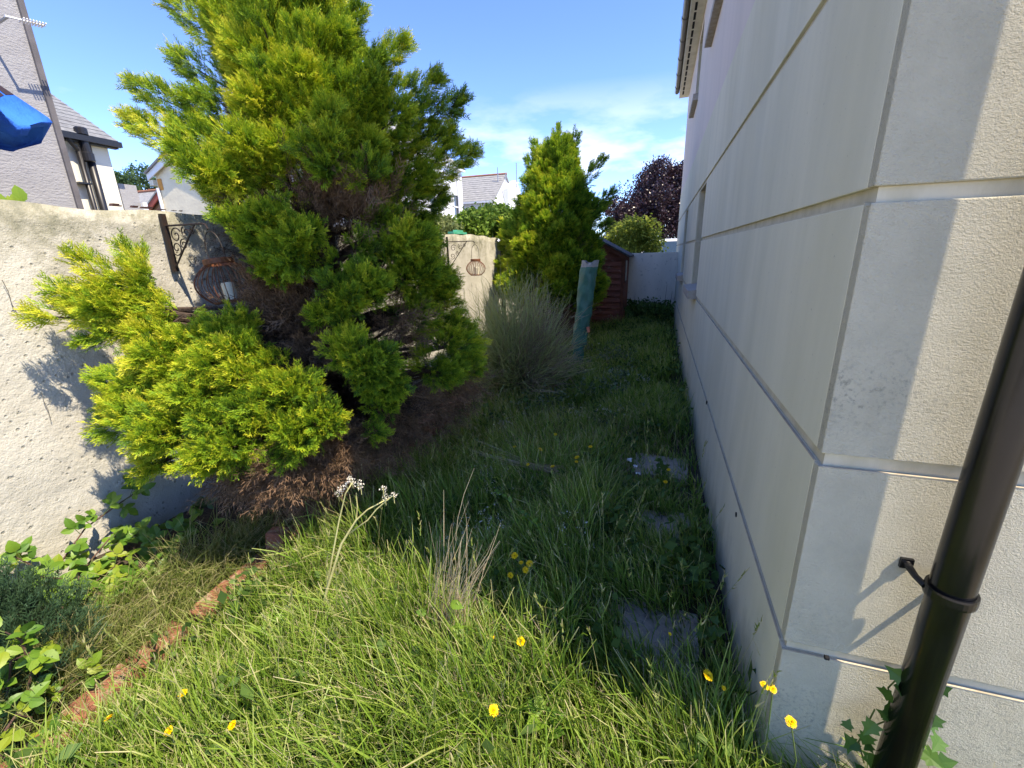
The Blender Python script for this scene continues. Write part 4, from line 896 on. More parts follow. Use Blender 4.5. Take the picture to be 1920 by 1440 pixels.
# ------------------------------------------------------------------ broadleaf masses beyond the walls
def leafy(name, label, cat, base, blobs, n, size, mt, group=None, trunk=.1, tmat='bark'):
    """tree or shrub: trunk + crown of leaf clusters filling a set of blobs (centre, radii)"""
    t = thing(name, label, cat, base, group); tot = sum(b_[1][0] * b_[1][1] for b_ in blobs); Ps, Ds = [], []
    for (c, r_) in blobs:
        k = max(8, int(n * r_[0] * r_[1] / tot)); d = unit(RNG.normal(0, 1, (k, 3))); q = RNG.random(k) ** .33 * RNG.uniform(.75, 1.08, k); Ps.append(np.array(c) + d * q[:, None] * np.array(r_)); Ds.append(d + RNG.normal(0, .6, (k, 3)))
    Ps, Ds = np.concatenate(Ps), np.concatenate(Ds); V, F, Cc = scatter(LFT, Ps, Ds, size * RNG.uniform(.7, 1.3, len(Ps)))
    link('crown', npmesh('crown', V, F, Cc, ORG[t.name]), mt, t)
    b = MB(); b.tube([base, (base[0], base[1], blobs[0][0][2])], [trunk, trunk * .6], 8)
    for (c, r_) in blobs[:14]: b.tube([(base[0], base[1], base[2] + (c[2] - base[2]) * .35), (np.array(base) + np.array(c)) / 2 + np.array([0, 0, .1 * (c[2] - base[2])]), c], [trunk * .5, trunk * .3, trunk * .08], 6)
    b.build('trunk', tmat, t, smooth=True); return t
def blobs_in(c, r_, n, s0, s1, up=True):
    out = []
    for i in range(n):
        d = _n(RNG.normal(0, 1, 3)); 
        if up and d[2] < -.35: d[2] *= -.5
        s = RNG.uniform(s0, s1); out.append((tuple(np.array(c) + d * np.array(r_) * (1 - s * .5) * RNG.uniform(.8, 1.05)), tuple(np.array(r_) * s)))
    return out
by_ = 32.0; bc = at(1222, 440, y=by_); btop = at(1230, 313, y=by_)
leafy('copper_beech', 'dark purple copper beech rising behind the far wall', 'tree', (bc[0], by_, 0), [((bc[0] + .3, by_, 2.6), (3.9, 3.4, btop[2] - 2.85))] + blobs_in((bc[0] + .3, by_, 2.7), (4.0, 3.5, btop[2] - 2.75), 46, .14, .24), 19000, .28, 'beech_leaf', trunk=.3)
c = at(1180, 446, y=13.5)
leafy('lime_shrub', 'yellow green shrub between the shed roof and the white van', 'shrub', (c[0], 13.5, 0), [((c[0], 13.5, 1.4), (.8, .6, .7))] + blobs_in((c[0], 13.5, 1.55), (.9, .7, .95), 18, .22, .36), 2200, .16, 'lime_leaf', trunk=.05)
hb = []
for (px, py, yy, r_) in ((940, 418, 8.6, .42), (905, 425, 8.0, .38), (875, 430, 7.4, .32), (925, 405, 9.0, .35), (960, 420, 9.4, .45), (895, 415, 8.4, .28), (850, 432, 7.0, .2), (880, 412, 8.8, .22)):
    c = at(px, py, y=yy); hb.append((tuple(c), (r_, r_, r_ * .62)))
leafy('neighbour_hedge', 'leafy green shrub spilling above the garden wall beside the far conifer', 'shrub', (hb[0][0][0], 8.6, 0), hb, 2600, .14, 'hedge_leaf', trunk=.05)
c = at(812, 428, y=6.3)
leafy('pale_shrub', 'pale feathery shrub above the wall next to the big conifer', 'shrub', (c[0], 6.3, 0), [(tuple(c), (.28, .3, .2)), (tuple(c + np.array([.2, .1, -.05])), (.2, .2, .14))], 420, .12, 'pale_leaf', trunk=.03)
for (px, py, yy, r_, lb_) in ((278, 352, 40, 2.6, 'rounded dark green tree behind the red ridged roof'), (226, 352, 36, 1.7, 'dark tree just right of the white house'), (246, 364, 44, 1.3, 'small distant tree between the white house and the red ridge')):
    c = at(px, py, y=yy); leafy('distant_tree', lb_, 'tree', (c[0], yy, 0), [(tuple(c), (r_, r_, r_ * .9))] + blobs_in(c, (r_ * 1.1, r_, r_), 7, .3, .45), 700, .55, 'far_leaf', 'trees behind the neighbouring roofs', .2)

# ------------------------------------------------------------------ wiry broom-like bush
def stems(roots, tips, wid, seg=4, bend=.15, mt='broom', cval=(0, 1), sag=0):
    n = len(roots); t = np.linspace(0, 1, seg + 1); bd = RNG.normal(0, bend, (n, 3)); L_ = np.linalg.norm(tips - roots, axis=1)[:, None, None]
    P = roots[:, None] + (tips - roots)[:, None] * t[None, :, None] + (bd[:, None] * L_) * (np.sin(math.pi * t) * .6)[None, :, None]; P[..., 2] += sag * L_[..., 0] * (t * (1 - t))[None] * 2
    ax = unit(np.gradient(P, axis=1)); s = unit(np.cross(ax, RNG.normal(0, 1, (n, 1, 3)))); w_ = (np.asarray(wid).reshape(-1, 1, 1) * (1 - .8 * t)[None, :, None]) * .5
    V = np.stack([P - s * w_, P + s * w_], 2).reshape(n, -1, 3); k = (seg + 1) * 2; F = []
    for i in range(seg): F += [(2 * i, 2 * i + 1, 2 * i + 3), (2 * i, 2 * i + 3, 2 * i + 2)]
    F = np.array(F)[None] + (np.arange(n) * k)[:, None, None]; tt = np.repeat(cval[0] + (cval[1] - cval[0]) * t, 2)
    col = np.stack([np.broadcast_to(tt, (n, k)), np.broadcast_to(RNG.random(n)[:, None], (n, k)), np.zeros((n, k))], -1)
    return V.reshape(-1, 3), F.reshape(-1, 3), col.reshape(-1, 3)
def join(parts):
    o = 0; Vs, Fs, Cs = [], [], []
    for v, f, c in parts: Vs.append(v); Fs.append(f + o); Cs.append(c); o += len(v)
    return np.concatenate(Vs), np.concatenate(Fs), np.concatenate(Cs)
bx_, bY = -1.50, 4.55
bs = thing('wiry_bush', 'grey green wiry bush with dry brown twigs between the conifers', 'bush', (bx_, bY, 0))
n = 2100; th = RNG.random(n) * 6.283; el_ = np.arccos(RNG.uniform(.08, .98, n)); dv = np.stack([np.sin(el_) * np.cos(th), np.sin(el_) * np.sin(th), np.cos(el_)], -1)
ro_ = np.array([bx_, bY, .15]) + RNG.normal(0, .10, (n, 3)) * np.array([1.4, 1, .3]); tp_ = ro_ + dv * np.array([.66, .66, 1.12]) * RNG.uniform(.6, 1.25, (n, 1))
dry = (dv[:, 0] > .28) & (RNG.random(n) < .5)
pr1 = [stems(ro_[~dry], tp_[~dry], np.full((~dry).sum(), .008), 5, .10, sag=.1)]
m_ = ~dry; src = tp_[m_]; s2 = ro_[m_] + (tp_[m_] - ro_[m_]) * RNG.uniform(.45, .85, (m_.sum(), 1)); pr1.append(stems(s2, s2 + (src - s2) * .8 + RNG.normal(0, .07, src.shape), np.full(len(src), .0075), 3, .1, cval=(.4, 1)))
s3 = ro_[m_] + (tp_[m_] - ro_[m_]) * RNG.uniform(.35, .8, (m_.sum(), 1)); pr1.append(stems(s3, s3 + (src - s3) * .7 + RNG.normal(0, .08, src.shape), np.full(len(src), .0075), 3, .1, cval=(.4, 1)))
V, F, Cc = join(pr1); link('green_stems', npmesh('green_stems', V, F, Cc, ORG[bs.name]), 'broom', bs)
m_ = dry; src = tp_[m_]; pr2 = [stems(ro_[m_], src, np.full(m_.sum(), .0075), 5, .12, sag=.18)]
for q in range(3):
    s2 = ro_[m_] + (tp_[m_] - ro_[m_]) * RNG.uniform(.3, .85, (m_.sum(), 1)); pr2.append(stems(s2, s2 + (src - s2) * .7 + RNG.normal(0, .10, src.shape), np.full(len(src), .006), 3, .14, cval=(.3, 1)))
V, F, Cc = join(pr2); link('dry_stems', npmesh('dry_stems', V, F, Cc, ORG[bs.name]), 'broom_dry', bs)
b = MB()
for i in range(26):
    a = RNG.random() * 6.283; p0 = np.array([bx_, bY, .05]) + RNG.normal(0, .08, 3) * np.array([1, 1, .1]); e_ = p0 + np.array([.5 * math.cos(a), .45 * math.sin(a), RNG.uniform(.05, .35)]); b.tube([p0, (p0 + e_) / 2 + np.array([0, 0, .06]), e_], [.012, .008, .003], 5)
b.build('woody_base', 'bark_dry', bs)

# ------------------------------------------------------------------ grass
def fld(x, y, s=1.0): return np.sin(x * 3.1 * s + 1.3) * np.cos(y * 2.3 * s + .4) + .6 * np.sin(x * 7.3 * s - y * 5.1 * s) + .4 * np.cos(x * 13 * s + y * 11 * s)
def on_slab(x, y, g=.0):
    m_ = np.zeros(len(x), bool)
    for (a, c, sx, sy) in slabs: m_ |= (np.abs(x - a) < sx - g) & (np.abs(y - c) < sy - g)
    return m_
def blades(n, x0, x1, y0, y1, h0, h1, wid, seg, tuft=9, lean=.5, cval=(.0, .85), clear=True, zf=None, spread=.05, dirb=None):
    k = n // tuft; cx, cy = RNG.uniform(x0, x1, k), RNG.uniform(y0, y1, k)
    x = np.repeat(cx, tuft) + RNG.normal(0, spread, k * tuft); y = np.repeat(cy, tuft) + RNG.normal(0, spread, k * tuft)
    ok = (x < XW - .015) | (y < YC - .015)
    if clear:
        ok &= ~(on_slab(x, y, .065) & (RNG.random(len(x)) > .07)); edge = (x > XW - .20) & (y > 1.35); ok &= ~(edge & (RNG.random(len(x)) < .55 + .25 * (fld(x * 2, y) > .2)))
        lx = -1.79 - .02 * np.sin(y * 3) - np.clip(y - .35, 0, 1.3) * .09; ok &= x > lx + RNG.normal(0, .025, len(x)) + .055
    x, y = x[ok], y[ok]; tid = np.repeat(np.arange(k), tuft)[ok]; N_b = len(x)
    hs_ = RNG.uniform(h0, h1, N_b) * np.clip(1 + .34 * fld(x, y, 1.3), .35, 1.7) * (.85 + .3 * RNG.random(k)[tid])
    if clear: hs_ *= np.where((x > XW - .62) & (y > 1.25) & (y < 3.7), .5, 1) * np.clip(.22 + (x + 1.92) * 1.7, .22, 1)
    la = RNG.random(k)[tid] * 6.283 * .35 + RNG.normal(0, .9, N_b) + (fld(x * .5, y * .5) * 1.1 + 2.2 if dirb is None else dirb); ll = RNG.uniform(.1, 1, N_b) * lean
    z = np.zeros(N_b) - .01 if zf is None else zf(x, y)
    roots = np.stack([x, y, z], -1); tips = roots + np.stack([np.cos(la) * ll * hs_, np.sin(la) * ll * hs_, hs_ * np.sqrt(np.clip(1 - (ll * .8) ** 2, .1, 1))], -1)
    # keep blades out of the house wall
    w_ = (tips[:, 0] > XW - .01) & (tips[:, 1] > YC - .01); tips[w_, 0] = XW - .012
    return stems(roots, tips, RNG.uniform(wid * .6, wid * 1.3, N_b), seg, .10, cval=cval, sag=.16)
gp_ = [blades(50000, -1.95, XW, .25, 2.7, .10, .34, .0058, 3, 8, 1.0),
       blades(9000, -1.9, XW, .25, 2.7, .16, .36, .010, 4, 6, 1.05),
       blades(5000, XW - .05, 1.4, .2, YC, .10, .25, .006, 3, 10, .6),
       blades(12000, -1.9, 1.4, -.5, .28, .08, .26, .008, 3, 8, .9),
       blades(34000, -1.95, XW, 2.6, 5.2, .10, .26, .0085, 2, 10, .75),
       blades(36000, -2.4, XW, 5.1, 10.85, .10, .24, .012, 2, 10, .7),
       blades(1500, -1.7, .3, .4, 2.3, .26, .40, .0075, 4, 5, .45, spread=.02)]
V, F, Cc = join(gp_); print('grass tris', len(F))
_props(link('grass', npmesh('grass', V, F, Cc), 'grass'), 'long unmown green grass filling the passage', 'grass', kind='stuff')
zb = lambda x, y: .02 + .07 * np.clip((-1.9 - x) / .4, 0, 1)
V, F, Cc = join([blades(4200, -2.26, -1.99, .35, 1.62, .08, .20, .0042, 4, 12, 1.15, cval=(.15, .9), clear=False, zf=zb, dirb=-1.2), blades(2300, -2.05, -1.80, .3, 1.75, .05, .14, .004, 3, 6, 1.0, clear=False, zf=zb)])
_props(link('dry_grass', npmesh('dry_grass', V, F, Cc), 'grass_dry'), 'flattened half dry grass on the bed behind the brick edging', 'grass', kind='stuff')
# thatch lying between the blades
V, F, Cc = blades(15000, -1.9, XW - .1, .2, 4.0, .08, .28, .0036, 3, 7, 1.2, cval=(.2, .8))
_props(link('thatch', npmesh('thatch', V, F, Cc), 'straw'), 'dead straw lying at the foot of the grass', 'straw', kind='stuff')
# broad-leaved weeds knitted into the grass
n = 5200; x = RNG.uniform(-1.8, XW - .06, n); y = .35 + 10.3 * RNG.random(n) ** 1.6; ok = (fld(x * 1.3, y * 1.3) > -.05) & ~on_slab(x, y); x, y = x[ok], y[ok]
V, F, Cc = scatter(LFT, np.stack([x, y, RNG.uniform(.04, .16, len(x))], -1), RNG.normal(0, 1, (len(x), 3)) + np.array([0, 0, .8]), RNG.uniform(.07, .14, len(x)))
_props(link('ground_weeds', npmesh('ground_weeds', V, F, Cc), 'weed_leaf'), 'small broad leaved weeds knitted through the grass', 'weeds', kind='stuff')
n = 700; x = RNG.uniform(-1.2, -.2, n); y = RNG.uniform(3.6, 6.6, n); ok = fld(x * 2, y * 2) > .3; x, y = x[ok], y[ok]
V, F, Cc = scatter(LFT, np.stack([x, y, RNG.uniform(.12, .28, len(x))], -1), RNG.normal(0, 1, (len(x), 3)) + np.array([0, 0, .8]), RNG.uniform(.06, .10, len(x)))
_props(link('grey_weeds', npmesh('grey_weeds', V, F, Cc), 'weed_grey'), 'grey green leafy weeds patching the shaded grass', 'weeds', kind='stuff')
# flowering grass stalks with seed heads
n = 260; x = RNG.uniform(-1.7, XW - .1, n); y = .5 + 3.2 * RNG.random(n) ** 1.3; ro_ = np.stack([x, y, np.zeros(n)], -1); hh_ = RNG.uniform(.36, .56, n); la = RNG.random(n) * 6.283; tp_ = ro_ + np.stack([np.cos(la) * .18, np.sin(la) * .12, hh_], -1)
tp_[:, 0] = np.minimum(tp_[:, 0], XW - .02); pr = [stems(ro_, tp_, np.full(n, .0035), 5, .04, cval=(.3, .75))]
for q in range(9):
    f_ = RNG.uniform(.8, 1.0, (n, 1)); s2 = ro_ + (tp_ - ro_) * f_; pr.append(stems(s2, s2 + RNG.normal(0, .006, (n, 3)) + unit(tp_ - ro_) * .022, np.full(n, .006), 2, .05, cval=(.5, .9)))
V, F, Cc = join(pr); _props(link('grass_seed_stalks', npmesh('grass_seed_stalks', V, F, Cc), 'grass_dry'), 'thin flowering grass stalks standing above the lawn', 'grass', kind='stuff')
# tiny white flowers
n = 260; cl = np.array([at(px, py, z=.2) for px, py in ((930, 880), (915, 895), (940, 905), (905, 885), (1150, 700), (1210, 710), (1160, 720), (950, 660 + 130), (1090, 775), (1130, 770), (1080, 985), (920, 985), (870, 1000))]); cc = cl[RNG.integers(0, len(cl), n)] + RNG.normal(0, .05, (n, 3)) * np.array([1, 1.6, .5])
V, F, Cc = scatter([leaf_tpl(s, 4) for s in (61, 62)], cc, RNG.normal(0, 1, (n, 3)), np.full(n, .022)); _props(link('white_clover', npmesh('white_clover', V, F, Cc), 'petal_white'), 'tiny white flowers scattered through the shaded grass', 'flowers', kind='stuff')

# ------------------------------------------------------------------ leaves as single pieces
def leaf_mesh(name, mt, wide=.62, serr=.06, fold=.22, curl=.15, n=7):
    b = MB(); up_, lo_ = [], []
    for i in range(n + 1):
        t = i / n; wv = wide * .5 * math.sin(math.pi * t ** .8) ** .8 * (1 + (serr if i % 2 else -serr)); zc = -curl * t * t
        up_.append((t, wv, zc + fold * wv)); lo_.append((t, -wv, zc + fold * wv)); b.v.append((t, 0, zc))
    k = len(b.v); b.v += up_; b.v += lo_
    for i in range(n): b.f += [(i, i + 1, k + i + 1, k + i), (i + 1, i, k + n + 1 + i, k + n + 2 + i)]
    me = b.mesh(name, smooth=False); me.materials.append(MATS[mt]); return me
def ivy_mesh(name, mt):
    pts = [(0, 0), (.05, .22), (.0, .48), (.28, .34), (.42, .50), (.60, .22), (1, 0)]; b = MB(); poly = pts + [(x, -y) for x, y in pts[-2:0:-1]]
    b.v.append((.35, 0, -.03)); b.v += [(x, y, .10 * abs(y) - .1 * x * x) for x, y in poly]; m_ = len(poly)
    b.f += [(0, i + 1, (i + 1) % m_ + 1) for i in range(m_)]; me = b.mesh(name); me.materials.append(MATS[mt]); return me
LM = {k: [leaf_mesh('leaf', k, w_, s_, f_, c_) for w_, s_, f_, c_ in ((.66, .07, .2, .12), (.75, .06, .3, .2), (.58, .08, .12, .28))] for k in ('bramble_leaf', 'bramble_young', 'bramble_dark', 'autumn_leaf')}
LM['ivy_leaf'] = [ivy_mesh('leaf', 'ivy_leaf')]; 
def put_leaf(parent, kind, pos, d, nrm, size, name='leaf'):
    d = _n(d); nrm = np.array(nrm, float); nrm = _n(nrm - d * (nrm @ d)); s = np.cross(nrm, d); me = random.choice(LM[kind]); o = bpy.data.objects.new(name, me); COL.objects.link(o); o.parent = parent
    p = np.array(pos) - ORG[parent.name]; o.matrix_local = Matrix(((d[0] * size, s[0] * size, nrm[0] * size, p[0]), (d[1] * size, s[1] * size, nrm[1] * size, p[1]), (d[2] * size, s[2] * size, nrm[2] * size, p[2]), (0, 0, 0, 1))); return o
def trifoliate(parent, kind, p, d, size, stalk=None):
    """three leaflets; faces turn to the light"""
    d = _n(d); nrm = _n(np.array([.5, -.25, .9]) + RNG.normal(0, .3, 3)); s = _n(np.cross(nrm, d))
    put_leaf(parent, kind, p, d, nrm, size)
    for sg in (-1, 1): put_leaf(parent, kind, p - d * size * .12, d * .35 + s * sg, nrm + RNG.normal(0, .15, 3), size * .82)
def bramble(label, base, canes, group, young=.25, size=.062, dark=0):
    t = thing('bramble', label, 'bramble', base, group)
    for pts in canes:
        pts = [np.array(p) for p in pts]; MB().tube(pts, [.004] * (len(pts) - 1) + [.002], 5).build('cane', 'twig', t)
        tot = sum(np.linalg.norm(pts[i + 1] - pts[i]) for i in range(len(pts) - 1)); k = max(4, int(tot / .03))
        for j in range(k):
            u = (j + .5 + RNG.normal(0, .15)) / k * (len(pts) - 1); i = max(0, min(int(u), len(pts) - 2)); p = pts[i] + (pts[i + 1] - pts[i]) * (u - i); ax = _n(pts[i + 1] - pts[i])
            d = _n(RNG.normal(0, .7, 3) + ax * .4 + np.array([.35, -.2, .15])); st = p + d * RNG.uniform(.03, .07)
            if st[0] < XL + .03: st[0] = XL + .04; d[0] = abs(d[0])
            MB().tube([p, st], .0015, 4).build('petiole', 'stem_green', t)
            r_ = RNG.random(); kd = 'bramble_dark' if r_ < dark else ('bramble_young' if r_ > 1 - young * (.5 + j / k) else 'bramble_leaf')
            if RNG.random() < .02: kd = 'autumn_leaf'
            trifoliate(t, kd, st, d, size * RNG.uniform(.75, 1.15))
    return t
G = 'brambles along the foot of the garden wall'
def c3(*pp): return [at(px, py, x=xx) for px, py, xx in pp]
bramble('bramble arching up the sunlit garden wall under the golden conifer', at(130, 1150, x=-2.55) * np.array([1, 1, 0]), [c3((100, 1130, -2.6), (110, 1060, -2.62), (160, 990, -2.64), (215, 950, -2.66), (262, 918, -2.67)), c3((130, 1140, -2.55), (150, 1075, -2.58), (205, 1010, -2.6), (270, 985, -2.6)), c3((120, 1150, -2.6), (60, 1060, -2.62), (10, 1035, -2.65)), c3((170, 1150, -2.5), (180, 1090, -2.5), (230, 1050, -2.5)), c3((100, 1160, -2.45), (105, 1110, -2.45), (75, 1090, -2.45)), c3((150, 1150, -2.5), (140, 1110, -2.52), (115, 1085, -2.54), (60, 1080, -2.55)), c3((180, 1140, -2.52), (190, 1070, -2.55), (225, 1015, -2.58), (300, 985, -2.6)), c3((140, 1160, -2.42), (160, 1120, -2.42), (210, 1100, -2.42))], G, .22)
bramble('leafy bramble heap in front of the wall shadow left of the brick edging', at(300, 1110, x=-2.4) * np.array([1, 1, 0]), [c3((300, 1120, -2.4), (290, 1040, -2.42), (320, 995, -2.45), (350, 1000, -2.45)), c3((250, 1140, -2.4), (245, 1080, -2.4), (290, 1060, -2.35)), c3((330, 1110, -2.35), (345, 1060, -2.33), (390, 1055, -2.3)), c3((220, 1160, -2.38), (215, 1120, -2.36), (170, 1110, -2.36)), c3((290, 1110, -2.3), (270, 1085, -2.28), (250, 1110, -2.26)), c3((310, 1080, -2.42), (300, 1025, -2.45), (262, 1010, -2.5)), c3((270, 1130, -2.34), (300, 1090, -2.32), (345, 1085, -2.3)), c3((230, 1150, -2.42), (260, 1060, -2.45), (330, 1030, -2.46)), c3((200, 1180, -2.3), (190, 1150, -2.3), (150, 1170, -2.3)), c3((330, 1090, -2.38), (375, 1040, -2.38), (400, 1050, -2.36))], G, .12)
bramble('dark bramble in the shade under the golden conifer', at(410, 1050, x=-2.35) * np.array([1, 1, 0]), [c3((420, 1050, -2.4), (400, 1000, -2.42), (370, 970, -2.45), (380, 950, -2.45)), c3((460, 1050, -2.3), (470, 1010, -2.3), (500, 1000, -2.25)), c3((430, 1055, -2.3), (420, 1030, -2.3), (440, 1000, -2.3))], G, 0, .06, .75)
bramble('young yellow tipped bramble at the bottom left corner', at(30, 1330, x=-2.0) * np.array([1, 1, 0]), [c3((40, 1340, -2.0), (60, 1260, -1.98), (40, 1200, -1.97), (10, 1185, -1.97)), c3((10, 1330, -2.0), (20, 1240, -1.98), (75, 1215, -1.98)), c3((60, 1340, -1.95), (120, 1290, -1.95), (150, 1270, -1.95)), c3((10, 1370, -1.9), (30, 1340, -1.9), (60, 1345, -1.9)), c3((100, 1400, -1.85), (120, 1375, -1.85), (150, 1385, -1.85))], G, .35, .052)
iv = thing('ivy', 'ivy climbing behind the foot of the black downpipe', 'ivy', (.6, YC - .05, 0))
for pts in ([(1650, 1400), (1680, 1330), (1665, 1290), (1700, 1255)], [(1600, 1400), (1640, 1360), (1690, 1340), (1740, 1310)], [(1700, 1420), (1720, 1360), (1700, 1310), (1730, 1270)], [(1620, 1430), (1610, 1390), (1640, 1330)]):
    w_ = [at(px, py, y=YC - .02 - .01 * i) for i, (px, py) in enumerate(pts)]; MB().tube(w_, .002, 5).build('vine', 'stem_green', iv)
    for i in range(len(w_) - 1):
        for u in (.15, .5, .85):
            p = w_[i] + (w_[i + 1] - w_[i]) * u + np.array([RNG.normal(0, .02), -.015 - .02 * RNG.random(), RNG.normal(0, .012)]); put_leaf(iv, 'ivy_leaf', p, RNG.normal(0, .6, 3) + np.array([-.2, -.3, -.2]), np.array([.1, -1, .7]) + RNG.normal(0, .3, 3), RNG.uniform(.028, .05))
# clump of dark leaves against the back wall, and the ivy-like leaf over the garden wall
t = thing('nettle_patch', 'dark leafy weeds at the foot of the far wall', 'weeds', (0, 10.6, 0))
n = 620; P_ = np.stack([RNG.uniform(-.6, .36, n), RNG.uniform(10.0, 10.85, n), RNG.random(n) ** 1.5 * .42], -1); V, F, Cc = scatter(LFT, P_, RNG.normal(0, 1, (n, 3)) + np.array([0, -.3, .7]), RNG.uniform(.12, .2, n)); link('leaves', npmesh('leaves', V, F, Cc, ORG[t.name]), 'weed_leaf', t)
b = MB()
for (x, h_) in ((.18, .85), (.30, .7), (-.1, .5), (.05, .45)): b.tube([(x, 10.6, 0), (x + .01, 10.62, h_ * .5), (x + .03, 10.6, h_)], [.006, .005, .003], 5)
b.build('stalks', 'twig', t)
vp = thing('climber_leaf', 'green climber leaf peeping over the garden wall below the parasol', 'plant', (XL - .15, at(40, 372, x=XL - .1)[1], WT))
for (px, py, s) in ((40, 366, .075), (30, 372, .05), (8, 374, .07), (20, 376, .05)):
    p = at(px, py, x=XL - .12); p[2] = max(p[2] - .03, WT - .02); put_leaf(vp, 'bramble_young', p, (RNG.normal(0, .3), RNG.normal(0, .3), .8), (.8, -.5, .3), s)
MB().tube([(XL - .13, vp.location[1], WT - .4), (XL - .13, vp.location[1], WT + .02)], .004, 5).build('cane', 'twig', vp)

# ------------------------------------------------------------------ dwarf blue conifer at the left edge
q = at(20, 1330, z=.05); q = np.array([-2.22, .52, .05])
dc = thing('dwarf_conifer', 'dark blue green dwarf conifer at the left edge in front of the brambles', 'shrub', q)
n = 1900; d = unit(RNG.normal(0, 1, (n, 3)) + np.array([0, 0, .3])); d[:, 2] = np.abs(d[:, 2]); P_ = q + d * np.array([.27, .33, .50]) * (RNG.random((n, 1)) ** .4) + np.array([0, 0, .02])
P_ = P_[P_[:, 0] > XL + .06]; d = unit(P_ - q) ; V, F, Cc = scatter([spray_tpl(s, 5, 1, .05) for s in (70, 71, 72)], P_, d + RNG.normal(0, .3, d.shape) + np.array([0, 0, .35]), RNG.uniform(.06, .10, len(P_))); link('crown', npmesh('crown', V, F, Cc, ORG[dc.name]), 'blue_conifer', dc)
MB().tube([q - np.array([0, 0, .08]), q + np.array([0, 0, .4])], [.02, .008], 6).build('trunk', 'bark', dc)

# ------------------------------------------------------------------ yellow hawkweed flowers, one by one
def fl_head(name, ry, seed):
    r = np.random.default_rng(seed); b = MB(); k = 22
    for ring, (rl, tz, kk) in enumerate(((1.0, .08, k), (.72, .22, 16), (.42, .34, 10))):
        for i in range(kk):
            a = 2 * math.pi * (i + .5 * ring) / kk + r.normal(0, .05); l = rl * r.uniform(.86, 1.08); wv = .13; ca, sa = math.cos(a), math.sin(a)
            b.add([(ca * .1, sa * .1, .12), (ca * l * .6 - sa * wv, sa * l * .6 + ca * wv, .12 + tz * .6), (ca * l - sa * wv * .7, sa * l + ca * wv * .7, .12 + tz), (ca * l + sa * wv * .7, sa * l - ca * wv * .7, .12 + tz), (ca * l * .6 + sa * wv, sa * l * .6 - ca * wv, .12 + tz * .6)], [(0, 4, 3, 2, 1)])
    me = b.mesh(name); me.materials.append(MATS['petal_yellow']); return me
FH = [fl_head('flower_head', 1, s) for s in (1, 2, 3)]
cal = MB().lathe([(.12, -.55), (.34, -.35), (.38, -.1), (.25, .12)], (0, 0, 0), 8).mesh('calyx'); cal.materials.append(MATS['stem_green'])
FG = 'yellow hawkweed flowers in the grass'
flw = [(965, 1042, .30, 1, 'upper left flower of the yellow group at the shadow edge'), (993, 1057, .30, 1, 'upper right flower of the yellow group at the shadow edge'), (986, 1069, .29, .95, 'yellow flower just under the upper right one of the group at the shadow edge'),
       (977, 1055, .30, .6, 'half open yellow flower in the middle of the group at the shadow edge'), (957, 1079, .29, .85, 'lowest left flower of the yellow group at the shadow edge'), (977, 1203, .28, 1, 'lone yellow flower in sun just below the dry stalks'),
       (925, 1332, .28, 1.05, 'large yellow flower at the bottom centre of the lawn'), (1327, 1266, .34, 1.05, 'large yellow flower in the grass left of the house corner'), (1357, 1290, .32, .45, 'small yellow bud right of the large flower at the house corner'),
       (1433, 1286, .36, .8, 'left of two yellow flowers seen against the house corner'), (1449, 1292, .36, .7, 'right of two yellow flowers seen against the house corner'), (1483, 1354, .34, .95, 'lowest yellow flower beside the house corner'),
       (343, 1300, .25, .85, 'yellow flower beside the edging bricks'), (205, 1346, .25, .85, 'yellow flower nearest the bottom left bramble'), (317, 1371, .25, .85, 'yellow flower low in the grass at the bottom left'), (436, 1360, .25, .85, 'yellow flower right of the two low ones at the bottom left'),
       (1013, 843, .28, 1, 'shaded yellow flower farthest left of the bright far ones'), (965, 838, .28, .8, 'dull yellow flower at the left of the far shaded group'), (1036, 875, .28, 1, 'brightest yellow flower of the far shaded group beside the fallen stalks'), (1082, 858, .28, .95, 'yellow flower in the middle right of the far shaded group'),
       (1081, 866, .27, .7, 'small yellow flower directly below another in the far shaded group'), (1107, 838, .28, .85, 'yellow flower at the right of the far shaded group'), (1041, 815, .28, .85, 'highest yellow flower of the far shaded group'), (990, 871, .27, .75, 'yellow flower on the tip of the fallen dry stalks'),
       (1254, 881, .18, .8, 'yellow flower over the farthest paving slab'), (1248, 904, .18, .8, 'yellow flower just in front of the farthest paving slab'), (924, 1195, .22, .4, 'tiny yellow bud in the sun left of the lone flower'), (1256, 1189, .3, .4, 'small yellow bud over the nearest paving slab')]
for i, (px, py, z, s, lb_) in enumerate(flw):
    p = at(px, py, z=z); ba_ = np.array([p[0] + RNG.normal(0, .03), p[1] + RNG.uniform(.0, .06), 0]); 
    if ba_[0] > XW - .02 and ba_[1] > YC - .03: ba_[1] = YC - .05; ba_[0] = max(ba_[0], XW + .0)
    if p[0] > XW - .03 and p[1] > YC - .03: p = at(px, py, y=YC - .06); ba_ = np.array([p[0], YC - .05, 0.])
    t = thing('yellow_wildflower', lb_, 'flower', ba_, FG); MB().tube([ba_, (ba_ + p) / 2 + RNG.normal(0, .012, 3), p], [.0026, .002, .0018], 5).build('stem', 'stem_green', t)
    S_ = .0155 * s * (1.15 if p[1] > 2.5 else 1); Q = Vector((float(RNG.normal(.0, .25)), float(-.35 + RNG.normal(0, .25)), 1)).to_track_quat('Z', 'Y').to_matrix().to_4x4()
    for me, nm in ((FH[i % 3], 'flower_head'), (cal, 'calyx')):
        o = bpy.data.objects.new(nm, me); COL.objects.link(o); o.parent = t; M_ = Matrix.Translation(Vector((p - ba_).tolist())) @ Q @ Matrix.Scale(S_, 4); o.matrix_local = M_

